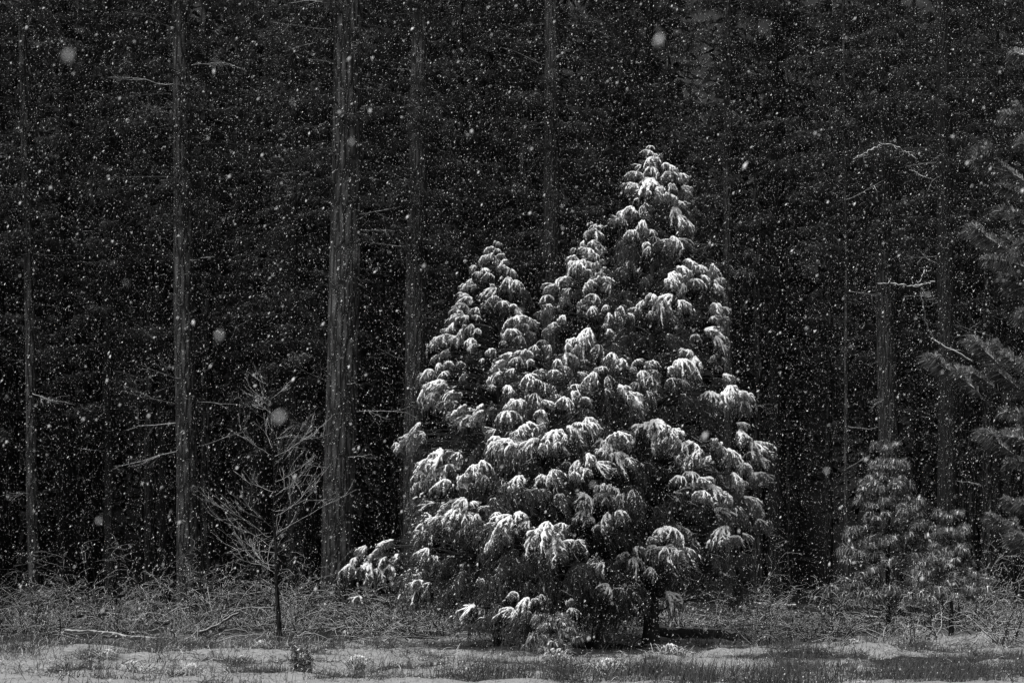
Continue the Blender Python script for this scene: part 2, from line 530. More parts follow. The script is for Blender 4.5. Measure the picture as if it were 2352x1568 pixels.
# crests read off the photograph: x, y, width in the two enlargements, snow level
Z1 = lambda l: [(752.6 + .48 * x, 282.2 + .48 * y, .48 * w_, s) for x, y, w_, s in l]
Z2 = lambda l: [(752.6 + .48 * x, 940.8 + .48 * y, .48 * w_, s) for x, y, w_, s in l]
PA = Z1([(1545, 108, 45, 'm'), (1540, 130, 55, 'm'), (1562, 145, 50, 'l'), (1572, 162, 55, 'h'), (1540, 165, 60, 'm'), (1500, 200, 60, 'm'), (1615, 190, 80, 'm'), (1640, 200, 60, 'm'), (1545, 208, 90, 'h'),
         (1480, 232, 90, 'm'), (1450, 245, 60, 'l'), (1640, 232, 90, 'm'), (1690, 240, 80, 'm'), (1540, 268, 150, 'h'), (1475, 292, 90, 'h'), (1600, 300, 80, 'm'), (1650, 295, 90, 'h'), (1700, 305, 100, 'h'), (1725, 325, 60, 'h'),
         (1585, 332, 85, 'h'), (1640, 345, 110, 'm'), (1690, 375, 90, 'm'), (1450, 400, 120, 'm'), (1510, 390, 110, 'l'), (1405, 420, 70, 'm'), (1400, 460, 80, 'm'), (1430, 450, 80, 'l'), (1660, 405, 95, 'h'), (1680, 440, 90, 'm'), (1715, 470, 85, 'm'), (1720, 420, 60, 'l'),
         (1510, 472, 105, 'h'), (1460, 512, 95, 'm'), (1550, 510, 60, 'm'), (1560, 540, 100, 'l'), (1600, 560, 100, 'l'), (1660, 545, 110, 'm'), (1690, 580, 90, 'l'), (1420, 560, 80, 'b'), (1450, 590, 80, 'b'), (1540, 590, 70, 'm'), (1530, 570, 60, 'm'),
         (1440, 660, 130, 'b'), (1400, 690, 110, 'b'), (1730, 655, 120, 'h'), (1680, 690, 110, 'h'), (1640, 720, 90, 'h'), (1620, 745, 70, 'm'), (1780, 680, 100, 'h'), (1840, 690, 105, 'h'), (1790, 730, 100, 'h'), (1750, 745, 90, 'h'), (1860, 745, 80, 'h'), (1850, 770, 80, 'm'), (1700, 770, 80, 'm'),
         (1550, 818, 100, 'h'), (1510, 850, 80, 'h'), (1650, 822, 120, 'h'), (1600, 850, 90, 'h'), (1690, 850, 80, 'm'), (1480, 885, 70, 'm'), (1850, 865, 100, 'h'), (1895, 880, 70, 'h'), (1840, 925, 90, 'm'), (1880, 930, 70, 'm'), (1600, 905, 110, 'l'), (1540, 900, 100, 'l'),
         (1810, 985, 110, 'h'), (1760, 1010, 80, 'm'), (1860, 1020, 80, 'h'), (1890, 1060, 60, 'm'), (1720, 1085, 110, 'h'), (1690, 1130, 120, 'h'), (1750, 1120, 90, 'h'), (1640, 1165, 80, 'm'), (1850, 1110, 90, 'l'), (1890, 1120, 70, 'l'),
         (1760, 1180, 90, 'm'), (1650, 1220, 90, 'l'), (1700, 1230, 100, 'l'), (1900, 1200, 80, 'm'), (1880, 1165, 60, 'l'), (1930, 1255, 120, 'h'), (1890, 1290, 100, 'h'), (1830, 1285, 90, 'h'), (1970, 1290, 80, 'h'), (1990, 1330, 70, 'm'),
         (1550, 1140, 90, 'm'), (1560, 1180, 100, 'l'), (1540, 1210, 80, 'l'), (1590, 700, 110, 'b'), (1520, 740, 110, 'b')]) + \
    Z2([(1560, 50, 130, 'h'), (1520, 70, 90, 'h'), (1610, 65, 110, 'h'), (1660, 95, 90, 'h'), (1690, 150, 100, 'm'), (1960, 60, 80, 'm'), (1980, 100, 110, 'm'), (1750, 155, 100, 'h'), (1790, 190, 100, 'h'), (1830, 225, 90, 'h'), (1870, 165, 120, 'm'), (1920, 190, 100, 'm'), (2030, 150, 90, 'm'), (2040, 200, 90, 'm'), (2070, 230, 60, 'm'),
        (1690, 315, 90, 'm'), (1740, 295, 100, 'h'), (1780, 325, 100, 'h'), (1830, 360, 110, 'h'), (1870, 395, 100, 'h'), (1800, 385, 90, 'm'), (1940, 300, 110, 'm'), (1970, 330, 90, 'm'), (2050, 300, 70, 'm'), (2000, 270, 90, 'm'), (1990, 255, 80, 'm'), (1730, 350, 80, 'l'), (2080, 310, 60, 'm'),
        (1910, 400, 80, 'm'), (2000, 415, 100, 'm'), (2050, 430, 90, 'm'), (2080, 470, 70, 'l'), (2060, 520, 90, 'l'), (1960, 470, 110, 'l'), (1860, 470, 110, 'l'), (2085, 560, 60, 'l'),
        (1590, 568, 100, 'h'), (1645, 560, 120, 'h'), (1540, 610, 100, 'h'), (1690, 600, 100, 'h'), (1480, 655, 100, 'm'), (1430, 680, 80, 'm'), (1465, 705, 70, 'h'), (1610, 655, 110, 'h'), (1700, 655, 90, 'm'), (1650, 680, 90, 'm'), (1545, 750, 50, 'm'), (1400, 690, 50, 'm'),
        (1900, 560, 90, 'h'), (1880, 600, 80, 'm'), (1950, 600, 80, 'h'), (1910, 620, 80, 'm'), (1990, 590, 70, 'm'), (1770, 480, 110, 'b'), (1820, 580, 120, 'b'), (1760, 650, 120, 'b'), (1850, 700, 130, 'b'), (1930, 720, 120, 'b'), (1980, 680, 110, 'b'), (1900, 790, 120, 'b'), (1960, 830, 120, 'b'), (1990, 760, 90, 'b'), (1800, 780, 120, 'b'), (1720, 760, 100, 'b'), (1940, 900, 90, 'b')])
PC = Z1([(1262, 472, 36, 'm'), (1285, 482, 50, 'm'), (1300, 490, 40, 'm'), (1258, 512, 55, 'm'), (1290, 518, 70, 'm'), (1240, 530, 50, 'm'), (1225, 562, 65, 'm'), (1275, 560, 90, 'm'), (1300, 580, 70, 'l'), (1185, 600, 75, 'm'), (1250, 600, 90, 'm'), (1285, 625, 70, 'm'), (1315, 600, 60, 'l'), (1180, 635, 80, 'm'), (1212, 660, 115, 'h'), (1190, 690, 80, 'm'), (1290, 670, 110, 'l'), (1340, 700, 80, 'b'),
         (1300, 742, 90, 'h'), (1310, 710, 70, 'm'), (1250, 700, 80, 'm'), (1250, 760, 80, 'm'), (1130, 738, 90, 'm'), (1100, 775, 80, 'm'), (1160, 790, 100, 'l'), (1340, 770, 70, 'm'), (1045, 825, 80, 'm'), (1060, 865, 90, 'l'), (1030, 900, 70, 'l'), (1130, 830, 110, 'l'), (1210, 850, 110, 'l'), (1280, 820, 100, 'm'), (1330, 870, 80, 'm'), (1345, 910, 80, 'm'), (1410, 880, 80, 'm'), (1440, 910, 60, 'm'), (1380, 900, 80, 'l'), (1260, 880, 80, 'm'),
         (1130, 922, 95, 'h'), (1080, 955, 80, 'm'), (1050, 980, 70, 'l'), (1350, 985, 95, 'm'), (1320, 960, 80, 'l'), (1250, 985, 105, 'h'), (1215, 1005, 80, 'h'), (1175, 1030, 85, 'h'), (1150, 1055, 70, 'm'), (1210, 1060, 80, 'm'), (1300, 1060, 110, 'l'), (1370, 1105, 130, 'm'), (1410, 1125, 90, 'm'), (1310, 1165, 110, 'm'), (1280, 1190, 90, 'm'), (1340, 1210, 90, 'l'), (1470, 1135, 100, 'm'), (1500, 1185, 85, 'h'), (1450, 1170, 70, 'm'), (1400, 1262, 110, 'h'), (1440, 1290, 90, 'm'), (1330, 1270, 90, 'l'), (1480, 1240, 90, 'l'), (1470, 1320, 90, 'l'), (1530, 1280, 90, 'l')]) + \
    Z2([(1375, 110, 105, 'm'), (1410, 130, 80, 'm'), (1310, 140, 80, 'h'), (1340, 165, 100, 'h'), (1385, 205, 100, 'h'), (1310, 190, 80, 'h'), (1430, 230, 80, 'm'), (1300, 362, 80, 'h'), (1370, 372, 100, 'h'), (1230, 400, 80, 'h'), (1390, 410, 70, 'm'), (1330, 400, 80, 'h'), (1215, 430, 60, 'm'), (1240, 475, 85, 'h'), (1260, 510, 70, 'h'), (1290, 550, 60, 'm'), (1340, 495, 85, 'h'), (1320, 525, 60, 'm'), (1390, 480, 80, 'm'), (1400, 510, 60, 'm'), (1460, 380, 90, 'l'), (1480, 440, 100, 'b'),
        (1290, 700, 120, 'l'), (1320, 730, 90, 'm'), (1210, 745, 100, 'l'), (1250, 790, 100, 'l'), (1340, 830, 90, 'm'), (1350, 860, 70, 'm'), (1390, 850, 70, 'l'), (1210, 820, 80, 'l'), (1260, 985, 80, 'm'), (1300, 1020, 80, 'l'), (1240, 1030, 50, 'm'), (1310, 1060, 70, 'l'), (1430, 950, 90, 'b'), (1400, 770, 110, 'b'), (1440, 850, 110, 'b')])
PB = Z1([(800, 562, 36, 'm'), (815, 568, 40, 'm'), (830, 575, 40, 'l'), (775, 595, 60, 'm'), (815, 600, 70, 'm'), (790, 620, 70, 'm'), (835, 625, 70, 'm'), (760, 632, 60, 'm'), (810, 650, 80, 'l'), (840, 655, 60, 'm'), (700, 680, 75, 'm'), (745, 695, 90, 'h'), (720, 712, 70, 'h'), (840, 685, 90, 'm'), (880, 700, 60, 'm'), (685, 748, 85, 'h'), (660, 770, 60, 'm'), (710, 785, 65, 'm'), (860, 738, 100, 'm'), (900, 750, 70, 'm'), (880, 790, 80, 'b'), (805, 788, 85, 'h'), (790, 770, 60, 'm'), (770, 720, 60, 'm'), (790, 830, 70, 'm'),
         (680, 832, 90, 'h'), (650, 862, 90, 'm'), (620, 880, 60, 'm'), (715, 880, 70, 'm'), (760, 850, 90, 'l'), (840, 850, 90, 'm'), (890, 865, 70, 'm'), (900, 890, 60, 'm'), (660, 925, 95, 'h'), (600, 955, 85, 'm'), (580, 980, 70, 'm'), (690, 960, 80, 'm'), (725, 985, 50, 'h'), (720, 920, 60, 'm'), (640, 985, 90, 'm'), (545, 1018, 95, 'm'), (520, 1040, 70, 'm'), (610, 1020, 90, 'm'), (685, 1030, 55, 'h'), (690, 1060, 60, 'm'), (900, 925, 100, 'm'), (970, 940, 75, 'm'), (940, 960, 90, 'm'), (880, 985, 100, 'm'), (925, 1020, 110, 'm'), (980, 1000, 70, 'l'), (830, 1005, 60, 'm'), (840, 1040, 50, 'm'), (1020, 1040, 70, 'l'),
         (560, 1090, 110, 'l'), (520, 1110, 80, 'l'), (580, 1138, 105, 'm'), (530, 1150, 95, 'h'), (490, 1180, 80, 'h'), (465, 1200, 60, 'm'), (550, 1190, 90, 'm'), (530, 1230, 110, 'h'), (490, 1250, 80, 'm'), (570, 1250, 90, 'h'), (600, 1280, 80, 'm'), (530, 1285, 80, 'h'), (460, 1270, 60, 'm'), (640, 1140, 90, 'l'), (650, 1200, 90, 'l'), (640, 1290, 70, 'l'), (500, 1320, 80, 'l'), (590, 1330, 90, 'l')]) + \
    Z2([(440, 60, 80, 'm'), (430, 95, 100, 'm'), (400, 120, 90, 'm'), (380, 145, 85, 'h'), (345, 165, 75, 'h'), (325, 155, 50, 'm'), (460, 110, 90, 'l'), (420, 150, 70, 'm'), (545, 205, 110, 'h'), (500, 235, 100, 'h'), (460, 245, 75, 'm'), (550, 285, 95, 'h'), (515, 290, 80, 'h'), (580, 260, 60, 'm'), (440, 290, 60, 'm'), (435, 345, 50, 'm'), (490, 330, 70, 'l'), (560, 330, 70, 'm'),
        (740, 240, 75, 'm'), (690, 265, 85, 'm'), (660, 310, 80, 'h'), (700, 305, 100, 'h'), (750, 310, 85, 'm'), (800, 335, 80, 'l'), (640, 345, 60, 'm'), (680, 350, 70, 'm'), (620, 200, 90, 'l'),
        (655, 425, 70, 'h'), (690, 440, 70, 'h'), (640, 460, 80, 'h'), (610, 485, 100, 'h'), (560, 515, 90, 'h'), (530, 545, 80, 'm'), (655, 495, 85, 'h'), (715, 500, 85, 'h'), (695, 530, 75, 'h'), (460, 540, 95, 'm'), (450, 580, 70, 'm'), (490, 510, 90, 'l'), (740, 570, 70, 'm'), (720, 560, 60, 'm'), (580, 560, 100, 'l'), (640, 570, 100, 'l'),
        (310, 618, 80, 'm'), (270, 630, 85, 'm'), (180, 655, 75, 'h'), (240, 660, 90, 'm'), (210, 690, 90, 'h'), (275, 705, 100, 'h'), (300, 745, 90, 'm'), (130, 705, 80, 'h'), (110, 735, 60, 'm'), (200, 730, 95, 'h'), (330, 690, 80, 'm'), (350, 720, 60, 'l'), (240, 760, 100, 'm'), (180, 760, 80, 'l'), (320, 770, 60, 'l'), (225, 810, 90, 'b'),
        (480, 660, 70, 'm'), (465, 690, 60, 'm'), (520, 700, 90, 'l'), (420, 790, 85, 'h'), (440, 815, 80, 'm'), (400, 840, 60, 'm'), (480, 850, 90, 'm'), (150, 890, 60, 'm'), (540, 780, 110, 'b'), (590, 700, 110, 'b'), (430, 620, 90, 'b'), (600, 850, 120, 'b'), (520, 930, 100, 'b'), (640, 920, 110, 'b'), (350, 830, 90, 'b'),
        (710, 1010, 60, 'm'), (745, 1005, 50, 'm'), (690, 1000, 50, 'l'), (740, 950, 90, 'l'), (730, 810, 60, 'm'), (650, 770, 120, 'b'), (710, 860, 110, 'b')])
PD = Z1([(950, 1092, 100, 'h'), (970, 1130, 80, 'm'), (870, 1098, 100, 'm'), (840, 1140, 90, 'h'), (890, 1175, 80, 'h'), (910, 1120, 80, 'm'), (950, 1205, 90, 'm'), (980, 1230, 60, 'm'), (775, 1218, 75, 'h'), (800, 1090, 50, 'm'), (780, 1080, 85, 'h'), (740, 1125, 55, 'm'), (820, 1190, 70, 'm'), (860, 1255, 85, 'h'), (790, 1255, 60, 'm'), (1150, 1105, 110, 'm'), (1100, 1130, 80, 'm'), (1085, 1180, 80, 'm'), (1130, 1160, 90, 'l'), (1010, 1180, 90, 'l'), (1060, 1060, 110, 'l'), (990, 1060, 90, 'l'),
         (1170, 1285, 100, 'm'), (1130, 1310, 80, 'm'), (1235, 1310, 85, 'm'), (1090, 1300, 70, 'l'), (1040, 1325, 70, 'h'), (910, 1325, 110, 'h'), (870, 1350, 90, 'h'), (660, 1350, 70, 'm'), (740, 1345, 70, 'm'), (1190, 1250, 90, 'l'), (1240, 1220, 90, 'l'), (990, 1290, 110, 'l'), (1200, 1190, 100, 'l'), (1030, 1240, 100, 'l')]) + \
    Z2([(650, 5, 90, 'h'), (680, 25, 70, 'm'), (740, 0, 70, 'm'), (860, 5, 100, 'm'), (800, 90, 80, 'l'), (1030, 0, 70, 'm'), (1040, 60, 90, 'l'), (945, 68, 90, 'm'), (910, 95, 70, 'm'), (870, 140, 130, 'h'), (830, 160, 90, 'h'), (905, 160, 90, 'm'), (1010, 140, 90, 'h'), (980, 170, 80, 'h'), (1060, 110, 80, 'm'), (1100, 100, 90, 'h'), (1150, 78, 100, 'h'), (1185, 90, 80, 'h'), (1240, 38, 110, 'h'), (1270, 60, 70, 'm'), (1210, 60, 80, 'h'), (1050, 160, 90, 'm'), (1130, 130, 80, 'm'), (945, 180, 60, 'l'),
        (920, 315, 60, 'h'), (915, 345, 60, 'm'), (1075, 288, 95, 'm'), (1035, 312, 85, 'h'), (1245, 210, 95, 'm'), (1200, 240, 90, 'h'), (1220, 280, 95, 'h'), (1190, 300, 70, 'm'), (1150, 250, 110, 'l'), (860, 350, 80, 'l'), (1280, 250, 70, 'm'), (1000, 380, 120, 'l'), (1110, 400, 110, 'l'), (900, 420, 110, 'b'), (800, 420, 100, 'b'),
        (910, 488, 100, 'h'), (870, 505, 90, 'h'), (830, 540, 80, 'm'), (960, 530, 85, 'h'), (900, 565, 80, 'm'), (840, 590, 100, 'h'), (800, 610, 80, 'h'), (775, 640, 60, 'm'), (770, 460, 40, 'm'), (800, 490, 50, 'm'), (980, 560, 60, 'm'),
        (1050, 538, 100, 'h'), (1030, 570, 90, 'h'), (985, 610, 90, 'h'), (1075, 605, 110, 'h'), (1100, 640, 80, 'h'), (1040, 640, 90, 'h'), (1120, 540, 85, 'm'), (1110, 575, 70, 'm'), (1110, 690, 80, 'l'), (1200, 620, 120, 'l'), (1000, 700, 110, 'b'), (900, 700, 120, 'b'), (820, 740, 110, 'b'), (1060, 780, 120, 'b'), (960, 820, 110, 'b'),
        (890, 868, 60, 'm'), (960, 895, 90, 'h'), (925, 920, 90, 'h'), (890, 955, 80, 'h'), (990, 900, 60, 'm'), (960, 960, 70, 'm'), (1155, 908, 70, 'h'), (1165, 945, 60, 'm'), (1115, 1000, 80, 'm'), (1135, 1020, 70, 'm'), (1100, 1030, 60, 'm'), (1110, 850, 110, 'b'), (1050, 930, 110, 'b'), (1180, 1010, 70, 'l'), (1170, 1060, 70, 'b'), (1020, 880, 50, 'l')])

HERO = {
    'A': dict(px=1495, Y=51.5, top=335, prof=[(335, 5), (400, 70), (500, 90), (600, 120), (650, 165), (750, 185), (900, 220), (1000, 248), (1100, 260), (1200, 266), (1300, 240), (1400, 190), (1475, 120)], r=.20, pts=PA,
              label="tallest of the snow-laden conifers, on the thickest dark trunk of the clump"),
    'C': dict(px=1372, Y=50.2, top=508, prof=[(508, 5), (550, 28), (600, 48), (650, 78), (700, 108), (800, 150), (900, 185), (1000, 210), (1200, 225), (1400, 190), (1480, 110)], r=.13, pts=PC,
              label="snow-laden conifer with the middle one of the three spires, leaning on the tallest"),
    'B': dict(px=1145, Y=50.8, top=548, prof=[(548, 5), (600, 33), (650, 68), (750, 118), (850, 160), (950, 182), (1050, 192), (1200, 198), (1350, 190), (1420, 150), (1475, 110)], r=.12, pts=PB,
              label="snow-laden conifer with the lowest spire and a low bough reaching to the bare tree"),
    'D': dict(px=1248, Y=49.2, top=770, prof=[(770, 5), (830, 60), (900, 120), (1000, 175), (1100, 215), (1200, 235), (1300, 225), (1450, 170), (1490, 120)], r=.10, pts=PD,
              label="shorter snow-laden conifer without a spire, filling the front of the clump of trees"),
}
LV = {'h': 'heavy', 'm': 'mid', 'l': 'light', 'b': 'bare'}
HERO_TREES = {}


def hero_tree(key, d, seed):
    r = np.random.default_rng(seed)
    Y = d['Y']
    ppm = F / Y
    X = (d['px'] - CX) / ppm
    root = thing("snowy_conifer", d['label'], "conifer tree", (X, Y, 0), "snow-laden conifers in the clearing")
    HERO_TREES[key] = root
    top_z = EYE - (d['top'] - HY) / ppm
    pr = d['prof']
    zz = np.array([EYE - (y - HY) / ppm for y, _ in pr])[::-1]
    rr = np.array([q / ppm for _, q in pr])[::-1]
    R = lambda z: np.interp(z, zz, rr)
    tm = trunk_mesh("trunk", (0, 0, -.1), (0, 0, top_z - .15), d['r'], .02, 14, 50, seed, M_BARKH, .04, .3, .02)
    link("trunk", tm, root)
    limbs = MB()
    boughs = []
    for x, y, wd, s in d['pts']:
        # depth from the crown's own round profile
        p = at(x, y, Y)
        dx = p[0] - X
        rz = max(R(p[2] - .3), .15)
        dep = math.sqrt(max(rz * rz - dx * dx, 0)) * r.uniform(.82, 1.0)
        if s in 'l':
            dep *= .82
        if s == 'b':
            dep *= .6
        Yp = Y - dep
        p = at(x, y, Yp)
        boughs.append((p - [X, Y, 0], wd / F * Yp, LV[s]))
    # the rest of the crown: sides and back, and the sheltered inside
    zlo = {'A': 2.1, 'C': 1.0, 'B': .9, 'D': .5}[key]
    nfill = 290 - len(boughs)
    if key in 'CD':
        nfill = 150
    for q in range(nfill):
        z = zlo + (top_z - .6 - zlo) * (1 - r.random() ** .5)
        if R(z) < .8 and r.random() < .6:
            continue
        a = r.uniform(0, 2 * math.pi)
        front = math.sin(a) < -.1
        k = r.uniform(.25, .62) if front else r.uniform(.45, .98)
        if not front and abs(math.cos(a)) > .75:
            k = min(k, .85)
        rad = R(z) * k
        lv = 'bare' if front or k < .8 else ('mid' if r.random() < .4 else 'light')
        boughs.append((np.array([rad * math.cos(a), rad * math.sin(a), z]), r.uniform(.55, .85) * min(1, .22 + .85 * R(z)), lv))
    for p, wd, lv in boughs:
        a = math.atan2(p[1], p[0]) + r.normal(0, .45)
        nd, sn = LEVELS[lv][r.integers(len(LEVELS[lv]))]
        sc = wd * r.uniform(.7, 1.35) * ((.78 if key in 'CB' else .86) if p[2] > 6.8 else 1)
        b = link("bough", nd, root, p, (r.normal(0, .26), r.normal(.08, .24), a), (sc * r.uniform(.85, 1.35), sc * r.uniform(.8, 1.3), sc * r.uniform(.8, 1.2)))
        if sn is not None:
            link("snow_cover", sn, b)
        # limb that carries it
        rad = math.hypot(p[0], p[1])
        z0 = min(p[2] - .05 - rad * .18, top_z - .3)
        t = np.linspace(0, 1, 6)[:, None]
        path = np.array([0, 0, z0]) * (1 - t) + (p - [0, 0, .03]) * t
        path[:, 2] += np.sin(t[:, 0] * math.pi) * .10 * rad
        limbs.tube(path, np.linspace(.022 + .006 * rad, .006, 6), 4)
    lm = limbs.build("limb", [M_BARKH], root)
    lm["kind"] = "stuff"
    return root


for i_, k in enumerate("ACBD"):
    hero_tree(k, HERO[k], 40 + i_)


# ------------------------------------------------------------------ forest conifers
def far_crown(seed, z0, z1, L, dens, fine=False):
    """crown of a tall forest conifer: drooping limbs with needle sprays and thin snow; open and ragged"""
    r = np.random.default_rng(seed)
    mb = MB()
    nb = int((z1 - z0) * dens)
    for q in range(nb):
        u = r.random()
        z = z0 + (z1 - z0) * u
        a = r.uniform(0, 2 * math.pi)
        ln = L * (1 - .8 * u) * r.uniform(.55, 1.1) * (.5 + .5 * min(1, u * 6 + .3))
        t = np.linspace(0, 1, 6)
        dr = r.uniform(.1, .35) * ln
        pth = np.stack([ln * t * math.cos(a), ln * t * math.sin(a), z + .12 * ln * t - dr * t ** 2], 1)
        pth += np.cumsum(r.normal(0, .04, pth.shape), 0)
        mb.tube(pth, np.linspace(.035, .01, 6), 3, 1)
        ns = int(5 + ln * 5)
        for s in range(ns):
            ts = r.uniform(.2, 1)
            c = np.array([np.interp(ts, t, pth[:, k_]) for k_ in range(3)]) + r.normal(0, [.18, .18, .05])
            m = 14
            d = r.normal(0, .8, (m, 3)) * [1, 1, .5] + np.array([math.cos(a) * .6, math.sin(a) * .6, -1.35]) * .9
            mb.blades(c + r.normal(0, .05, (m, 3)), d, r.uniform(.18, .38, m), .035, 0, r)
            if r.random() < (.30 if not fine else .75) * (1 + math.sin(z * .8 + a * 2 + seed)):
                m = 5
                mb.blades(c + np.array([0, 0, .03]) + r.normal(0, .05, (m, 3)), r.normal(0, 1, (m, 3)) * [1, 1, .25] + np.array([math.cos(a), math.sin(a), -.45]) * .8, r.uniform(.10, .2, m), .045, 2, r)
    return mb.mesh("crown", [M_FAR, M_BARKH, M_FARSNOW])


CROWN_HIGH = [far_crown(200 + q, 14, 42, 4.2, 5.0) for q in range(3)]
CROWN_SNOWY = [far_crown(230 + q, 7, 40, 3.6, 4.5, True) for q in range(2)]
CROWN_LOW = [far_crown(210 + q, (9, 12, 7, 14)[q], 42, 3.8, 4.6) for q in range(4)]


def dead_branch_mesh(seed, L, m=None, curl=0):
    """bare dead limb growing along +X with a few side twigs"""
    r = np.random.default_rng(seed)
    mb = MB()

    def grow(p, d, ln, rad, depth):
        n = 8
        pts = [np.array(p, float)]
        d = np.array(d, float)
        for k in range(n - 1):
            d = d + r.normal(0, .10, 3) + np.array([0, 0, -.03 + curl])
            d /= np.linalg.norm(d)
            pts.append(pts[-1] + d * ln / (n - 1))
        pts = np.array(pts)
        mb.tube(pts, np.linspace(rad, rad * .35, n), 5)
        if depth > 0:
            for k in range(int(r.integers(2, 6))):
                j = r.integers(2, n - 1)
                e = pts[j] - pts[j - 1]
                e = e / np.linalg.norm(e) + r.normal(0, .6, 3)
                grow(pts[j], e / np.linalg.norm(e), ln * r.uniform(.25, .5), rad * .55, depth - 1)

    grow((0, 0, 0), (1, 0, r.uniform(-.25, .2)), L, .022, 2)
    return mb.mesh("dead_branch", [m or M_DEAD])


DEADB = [dead_branch_mesh(300 + q, 2.0) for q in range(6)]
GR_EDGE = "tall trunks at the edge of the forest"


def edge_tree(name, label, cat, xt, xb, wt, wb, Y, m, crown, seed, H=36, nd=12, sides=40, rings=150, furrow=.03):
    """forest tree whose trunk passes through (xt, top of picture) and (xb, eye level), widths in photograph pixels"""
    ppm = F / Y
    ztop = EYE + HY / ppm
    Xb, Xt = (xb - CX) / ppm, (xt - CX) / ppm
    k = (H - 0) / (ztop - EYE)
    root = thing(name, label, cat, (Xb, Y, 0), GR_EDGE)
    r0, rt = wb / ppm / 2, wt / ppm / 2
    r1 = max(.04, r0 + (rt - r0) * k)
    me = trunk_mesh("trunk", (0, 0, -.2), ((Xt - Xb) * k, 0, H), r0, r1, sides, rings, seed, m, furrow, .35, .03)
    link("trunk", me, root)
    if crown is not None:
        link("crown", crown, root, ((Xt - Xb) * .7, 0, 0), (0, 0, seed * 1.7), 1.0)
    r = np.random.default_rng(seed)
    for q in range(nd):
        z = r.uniform(4, min(H * .7, ztop + 2))
        a = r.uniform(0, 2 * math.pi)
        rr = r0 + (r1 - r0) * z / H
        cx = (Xt - Xb) * k * z / H
        link("dead_branch", DEADB[r.integers(6)], root, (cx + rr * .8 * math.cos(a), rr * .8 * math.sin(a), z), (r.uniform(-3, 3), r.uniform(-.15, .15), a), r.uniform(.5, 1.25))
    return root


edge_tree("forest_conifer", "thickest pale furrowed trunk of the forest edge, standing behind the bare tree", "conifer tree", 797, 772, 66, 74, 66, M_BARK, CROWN_HIGH[0], 1, 40, 16, 80, 460, .06)
edge_tree("forest_conifer", "second thickest pale straight trunk at the forest edge, rising beyond the leafless thicket", "conifer tree", 419, 431, 40, 50, 71, M_BARK, CROWN_HIGH[1], 2, 40, 16, 66, 380, .06)
edge_tree("forest_conifer", "slim pale trunk nearest the corner of the forest above the snowed-in log", "conifer tree", 58, 80, 20, 26, 78, M_BARK, CROWN_HIGH[2], 3, 36, 10)
edge_tree("forest_conifer", "dim grey trunk rising between the thickest trunk and the lowest snowy spire", "conifer tree", 966, 950, 44, 52, 83, M_BARKF, CROWN_HIGH[1], 4, 40, 14)
edge_tree("forest_conifer", "dim grey trunk rising straight behind the middle snowy spire", "conifer tree", 1266, 1264, 36, 42, 84, M_BARKF, CROWN_HIGH[0], 5, 40, 12)
edge_tree("forest_conifer", "dark slim trunk close beside the dim grey one behind the middle spire", "conifer tree", 1222, 1222, 17, 20, 88, M_BARKD, CROWN_HIGH[2], 6, 34, 14)
edge_tree("forest_conifer", "dim pale trunk behind the arched dead limb near the young pines", "conifer tree", 2018, 2048, 38, 46, 80, M_BARKF, CROWN_HIGH[2], 7, 40, 10)
edge_tree("forest_conifer", "dark trunk rising behind the smallest young pine", "conifer tree", 2165, 2178, 34, 46, 74, M_BARKD, CROWN_HIGH[0], 8, 38, 10)
edge_tree("forest_conifer", "black trunk between the two thickest pale trunks, crossed by dead branches", "conifer tree", 592, 588, 28, 32, 92, M_BARKD, CROWN_LOW[0], 9, 38, 26)
edge_tree("forest_conifer", "thin faint trunk just beside the second thickest pale trunk", "conifer tree", 352, 338, 14, 18, 90, M_BARKF, CROWN_HIGH[1], 10, 32, 8)
edge_tree("forest_conifer", "faint trunk showing behind the shoulder of the tallest snowy conifer", "conifer tree", 1672, 1676, 18, 22, 86, M_BARKF, CROWN_HIGH[0], 11, 36, 8)
edge_tree("forest_conifer", "narrow dark trunk close beside the thickest pale one", "conifer tree", 908, 905, 14, 18, 96, M_BARKD, CROWN_LOW[1], 12, 34, 20)
edge_tree("forest_conifer", "thin pole-like trunk in the dark gap between the tallest conifer and the young pines", "conifer tree", 1938, 1944, 7, 9, 78, M_BARKF, CROWN_LOW[3], 13, 26, 4)
edge_tree("forest_conifer", "narrow black trunk between the slim corner trunk and the second thickest trunk", "conifer tree", 158, 162, 20, 24, 95, M_BARKD, CROWN_LOW[2], 14, 36, 14)
edge_tree("forest_conifer", "black trunk beyond the tip of the tallest snowy conifer", "conifer tree", 1790, 1796, 20, 24, 97, M_BARKD, CROWN_LOW[0], 15, 36, 16)

for px_c, Yc, sc_c, lab_c in ((255, 80, 1.0, "snow-dusted conifer between the slim corner trunk and the second thickest trunk"), (672, 82, .95, "snow-dusted conifer filling the gap between the two thickest trunks"), (-20, 84, 1.0, "snow-dusted conifer at the very corner beyond the slim pale trunk"), (1130, 92, 1.0, "snow-dusted conifer high above the lowest and middle spires"), (2290, 86, .9, "snow-dusted conifer high behind the big long-needled pine")):
    t = thing("forest_conifer", lab_c, "conifer tree", ((px_c - CX) / F * Yc, Yc, 0), "snow-dusted conifers among the edge trunks", px_c * .01)
    link("trunk", trunk_mesh("trunk", (0, 0, -.2), (.1, 0, 39), .22, .05, 14, 60, 900 + px_c, M_BARKD, .03, .3, .05), t, (0, 0, 0), (0, 0, 0), sc_c)
    link("crown", CROWN_SNOWY[px_c % 2], t, (0, 0, 0), (0, 0, 0), sc_c)

# deeper rows

